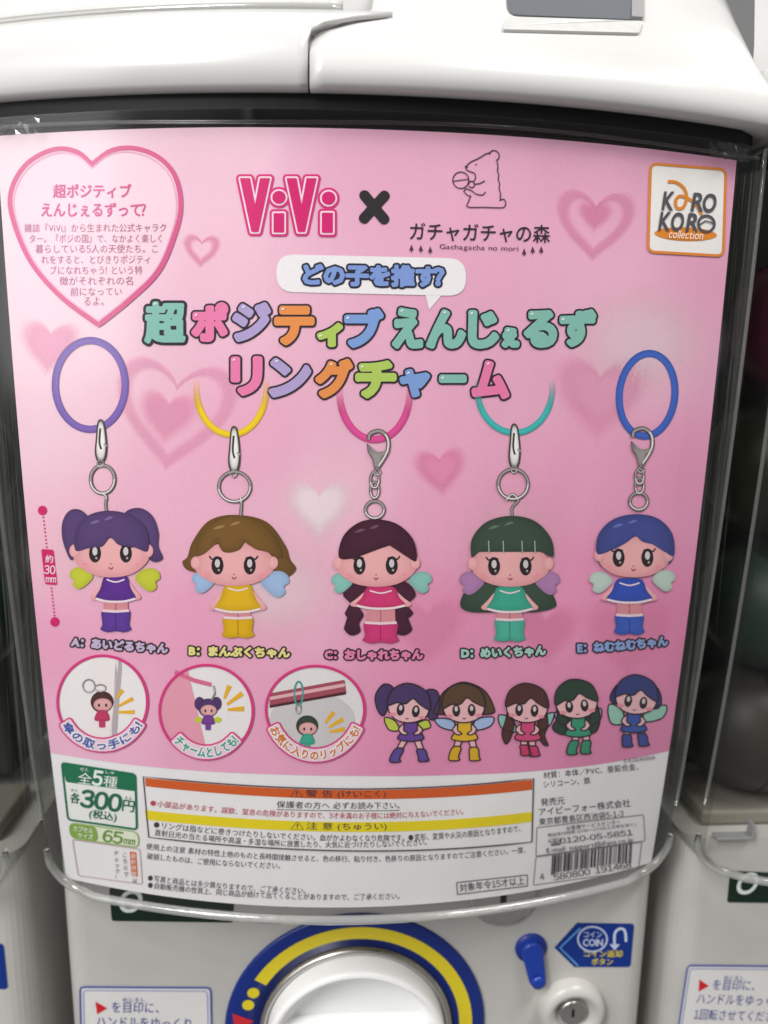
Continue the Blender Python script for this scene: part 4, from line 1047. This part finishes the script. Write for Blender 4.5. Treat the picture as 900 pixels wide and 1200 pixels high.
drawn('little drawn doll with green straight hair', x, 0, 0, '#2d4438', [[(x-22, y-6), (x-24, y+20), (x-30, y+34), (x-20, y+42), (x, y+42), (x+22, y+38), (x+24, y+10), (x, y-10)]], fr(x, y), '#f0bcc0', '#3a9a78', '#3a9070', '#b98ab8', [[(x-26, y+14), (x-14, y+20), (x-12, y+32), (x-24, y+26)], [(x+28, y+14), (x+16, y+20), (x+14, y+32), (x+26, y+26)]], x, y, x, [(x-1, y+42, x-4, y+50, x-7, y+64), (x+9, y+42, x+10, y+50, x+9, y+63)])
x, y = 742, 813
drawn('little drawn doll with short blue hair', x, 0, 0, '#37407c', [[(x-22, y-10), (x-30, y+6), (x-24, y+14), (x, y+8), (x+24, y+14), (x+30, y+4), (x+22, y-12), (x, y-20)]], fr(x, y), '#eebcc2', '#4058a8', '#3d4f9c', '#9ccdbb', [[(x-30, y+16), (x-14, y+20), (x-12, y+34), (x-26, y+34)], [(x+36, y+8), (x+14, y+18), (x+14, y+32), (x+34, y+26)]], x, y, x, [(x-6, y+42, x-8, y+48, x-7, y+60), (x+7, y+42, x+10, y+47, x+12, y+59)])

# --- white strip: price, size, code frame
gq = [(72.5, 893.5), (158.5, 907), (160.5, 971.5), (80, 960)]
pl = Art().poly(quadpts(gq, 4), lin('#f2f2ee')).put('price_label', card, 2)
Art().poly(quadpts([(72.5, 893.5), (158.5, 907), (159.3, 927), (77.5, 916)], 3), lin('#14734f')).put('green_header', pl, 3)
Art().stroke(quadpts(gq, 4), 2.4, lin('#14734f'), True).put('green_border', pl, 3.6)
t = Art(); text(t, '全', [(91, 917), (107, 919)], 13, lin('#f0f5ef'), .015); text(t, '5', [(108, 919), (119, 920.5)], 17, lin('#f0f5ef'), .05, 5); text(t, '種', [(121, 921), (137, 923)], 13, lin('#f0f5ef'), .012)
text(t, 'ぜん', [(94, 902.5), (104, 903.5)], 4, lin('#f0f5ef'), .02); text(t, 'しゅ', [(124, 906), (134, 907)], 4, lin('#f0f5ef'), .02); t.put('header_lettering', pl, 4.2)
t = Art(); gc = lin('#1f6b51'); text(t, '各', [(82, 940), (93, 941.5)], 12, gc, .03); text(t, '300', [(94, 944.5), (141, 951)], 20, gc, .05, 5); text(t, '円', [(143, 949.5), (156.5, 951.5)], 13, gc, .03); text(t, '(税込)', [(104, 959), (136, 963.5)], 11.5, gc, .02)
text(t, 'かく', [(83, 927), (91, 928)], 3.6, gc, .02); text(t, 'えん', [(146, 936), (155, 937)], 3.6, gc, .02); t.put('price_lettering', pl, 4.2)
pq = quadpts([(81, 963.5), (162, 974.5), (163, 993), (83, 981.5)], 8, 6)
pl = Art().poly(pq, lin('#e9efd6')).put('size_pill', card, 2)
Art().poly(quadpts([(81, 963.5), (113, 968), (118, 976.5), (114, 986), (83, 981.5)][:2]+[(116, 986), (83, 981.5)], 7, 5), lin('#86ad4a')).put('pill_green_end', pl, 3); Art().stroke(pq, 1.2, lin('#9dba6a'), True).put('pill_border', pl, 3.6)
t = Art(); text(t, 'カプセル', [(86, 973), (109, 976)], 6, lin('#f2f6e8'), .02); text(t, 'サイズ', [(91, 981), (109, 983.3)], 6, lin('#f2f6e8'), .02)
text(t, '65', [(120, 985.5), (143, 988.5)], 14, lin('#6f9a3c'), .03, 5); text(t, 'mm', [(145, 988.5), (158, 990)], 6.5, lin('#6f9a3c'), .01, 3); t.put('pill_lettering', pl, 4.2)
qq = quadpts([(85, 983.5), (164, 995), (167, 1036), (92, 1026)], 3)
pl = Art().stroke(qq, 1.1, lin('#c5a9a9'), True).put('code_frame', card, 2)
t = Art()
Art().poly(quadpts([(152, 997.5), (159.5, 998.5), (161.5, 1027), (154, 1026)], 1), lin('#dd6a34')).put('orange_tab', pl, 2)
def vtext(art, s_, x, y, dx, st, w_, h_, c, bold=.01):
    for i, ch in enumerate(s_):
        xx, yy = x+dx*i, y+st*(i+1)
        if ch == 'ー': art.poly([(xx+w_*.42, yy-h_), (xx+w_*.58, yy-h_), (xx+w_*.58, yy), (xx+w_*.42, yy)], c); continue
        V, F = glyphs(ch, 2, 0); q = along([(xx, yy), (xx+w_, yy+w_*.13)], h_)((V[:, 0])/1.0, V[:, 1]+.12); art.add(q, F, c)
vtext(t, '最新情報', 152.7, 998.5, .3, 6.9, 6.4, 6.2, lin('#f6ece4'), .02); vtext(t, 'は', 154.6, 1027.5, .3, 6.6, 6, 6, lin('#4a4646'))
vtext(t, 'こちらで', 142.5, 996.5, .5, 7.6, 6.6, 6.6, lin('#4a4646')); vtext(t, 'チェック!', 132.5, 995, .5, 7, 6.4, 6.2, lin('#4a4646')); t.put('code_lettering', pl, 3)
# --- warning panel
def edge(y0, ym, y1, x0, xm, x1, n=14):
    P = along([(x0, y0), (xm, ym), (x1, y1)], 1)(np.linspace(0, 1, n), np.zeros(n)); return P
wt = edge(909.5, 924, 911.5, 168, 410, 625); wb = edge(980.5, 996.5, 986, 174.5, 410, 623)
frame = np.concatenate([wt, wb[::-1]])
wp = Art().poly(frame, lin('#f3f1f1')).put('warning_panel', card, 2)
for nm, ta, ba, cc in (('orange_band', (911, 925.5, 913), (921, 936, 925), '#d95f25'), ('yellow_band', (949, 963, 951), (960, 974.5, 962.5), '#efd91a')):
    T_, B_ = edge(*ta, 170, 410, 623.5), edge(*ba, 171, 410, 623.5); n = len(T_)
    Art().add(np.concatenate([T_, B_]), [[i, i+1, n+i+1, n+i] for i in range(n-1)], lin(cc)).put(nm, wp, 3)
Art().stroke(frame, 1.7, lin('#5d5557'), True).put('panel_border', wp, 4)
BKc = lin('#3d3a3c')
t = Art(); text(t, '⚠ 警 告 (けいこく)', [(340, 934), (400, 935.3), (452, 935)], 10, BKc, .015); text(t, '⚠ 注 意 (ちゅうい)', [(341, 972), (400, 973.5), (453, 973)], 10, BKc, .015); t.put('band_lettering', wp, 4)
t = Art(); text(t, '保護者の方へ 必ずお読み下さい。', [(324, 946), (400, 947.5), (468, 947)], 8.2, BKc, .008)
t.stroke(along([(324, 948), (400, 949.5), (468, 949)], 1)(np.linspace(0, 1, 12), np.zeros(12)), .7, BKc)
text(t, '●リングは指などに巻きつけたりしないでください。血がかよわなくなり危険です。●変形、変質や火災の原因となりますので、', [(180, 969.5), (410, 985.5), (610, 974)], 8, BKc, .004)
text(t, '直射日光の当たる場所や高温・多湿な場所に放置したり、火気に近づけたりしないでください。', [(181, 978.5), (345, 992), (500, 990)], 7.6, BKc, .004); t.put('panel_text', wp, 4)
t = Art(); text(t, '●小部品があります。誤飲、窒息の危険がありますので、3才未満のお子様には絶対に与えないでください。', [(176, 944), (370, 958.5), (543, 954)], 7.6, lin('#c2445a'), .004); t.put('red_text', wp, 4)
t = Art(); text(t, '使用上の注意 素材の特性上他のものと長時間接触させると、色の移行、貼り付き、色移りの原因となりますのでご注意ください。一度、', [(171, 995), (400, 1010), (616, 999)], 7.6, BKc, .004)
text(t, '破損したものは、ご使用にならないでください。', [(172, 1006.5), (250, 1014), (328, 1018)], 7.6, BKc, .004)
text(t, '●写真と商品とは多少異なりますので、ご了承ください。', [(173, 1032), (265, 1042), (358, 1047.5)], 7.6, BKc, .004)
text(t, '●自動販売機の性質上、同じ商品が続けて出てくることがありますので、ご了承ください。', [(173, 1040.5), (320, 1053), (468, 1053.5)], 7.6, BKc, .004); t.put('small_print', card, 2)
aq = quadpts([(535, 1034), (618, 1025), (618, 1038), (536, 1048)], 1)
ab = Art().stroke(aq, 1, BKc, True).put('age_box', card, 2)
t = Art(); text(t, '対象年令15才以上', [(539, 1045), (615, 1036)], 9.6, BKc, .012); t.put('age_lettering', ab, 3)
t = Art()
for s_, a, b, hh, bo in (('材質：本体／PVC、亜鉛合金、', (637, 912.5), (748, 902), 8.2, .006), ('シリコーン、鉄', (637, 923), (692, 918), 8, .006), ('発売元', (634, 944.5), (662, 942), 9, .01), ('アイピーフォー株式会社', (632, 956), (739, 945), 9.2, .012), ('東京都豊島区西池袋5-1-3', (632, 967), (731, 957), 8.4, .008)):
    text(t, s_, [a, b], hh, BKc, bo)
t.put('maker_text', card, 2)
t = Art(); text(t, '©KODANSHA', [(731, 894), (768, 889.5)], 5, lin('#6a5a62'), .005); t.put('copyright_text', card, 3)
tq = quadpts([(629, 969.5), (754, 954.5), (756, 985), (628, 1003)], 1.5)
tb = Art().stroke(tq, 1, lin('#8a8486'), True).put('phone_box', card, 2)
t = Art(); text(t, 'お客様サービスセンター', [(664, 973), (727, 965)], 5.4, BKc, .004); text(t, '電話受付時間 10:00〜17:00(土日祝を除く)', [(642, 981), (745, 968)], 4.6, BKc, .002); text(t, '☎0120-05-5851', [(643, 991.5), (742, 979.5)], 9, BKc, .016); text(t, 'E-mail: support@ifans.co.jp', [(641, 1001), (742, 988)], 7.6, BKc, .006, 3); t.put('phone_lettering', tb, 3)
bq = quadpts([(628, 1004), (752, 986.5), (748, 1020), (625, 1037)], 1.5)
bc = Art().stroke(bq, 1, lin('#8a8486'), True).put('barcode_box', card, 2)
a = Art(); rb = random.Random(7); x = 0.0
while x < 1:
    w_ = rb.choice([.008, .008, .016, .024]); 
    p = lambda s, t_: np.array([647+95*s, (1004-14*s)-2+t_*(21 if .04 < s < .96 else 23)])
    if x+w_ <= 1: a.poly([p(x, 0), p(x+w_, 0), p(x+w_, 1)-(1.2, 0), p(x, 1)-(1.2, 0)], lin('#2b292b'))
    x += w_+rb.choice([.009, .009, .016, .022])
a.put('bars', bc, 3)
t = Art(); text(t, '4', [(633, 1031), (638, 1030.4)], 7.5, BKc, .006, 3); text(t, '580800', [(649, 1031.5), (692, 1024.5)], 7.5, BKc, .006, 3); text(t, '191468', [(698, 1023.5), (740, 1016.5)], 7.5, BKc, .006, 3); t.put('barcode_number', bc, 3)
# ------------------------------------------------------------------ end
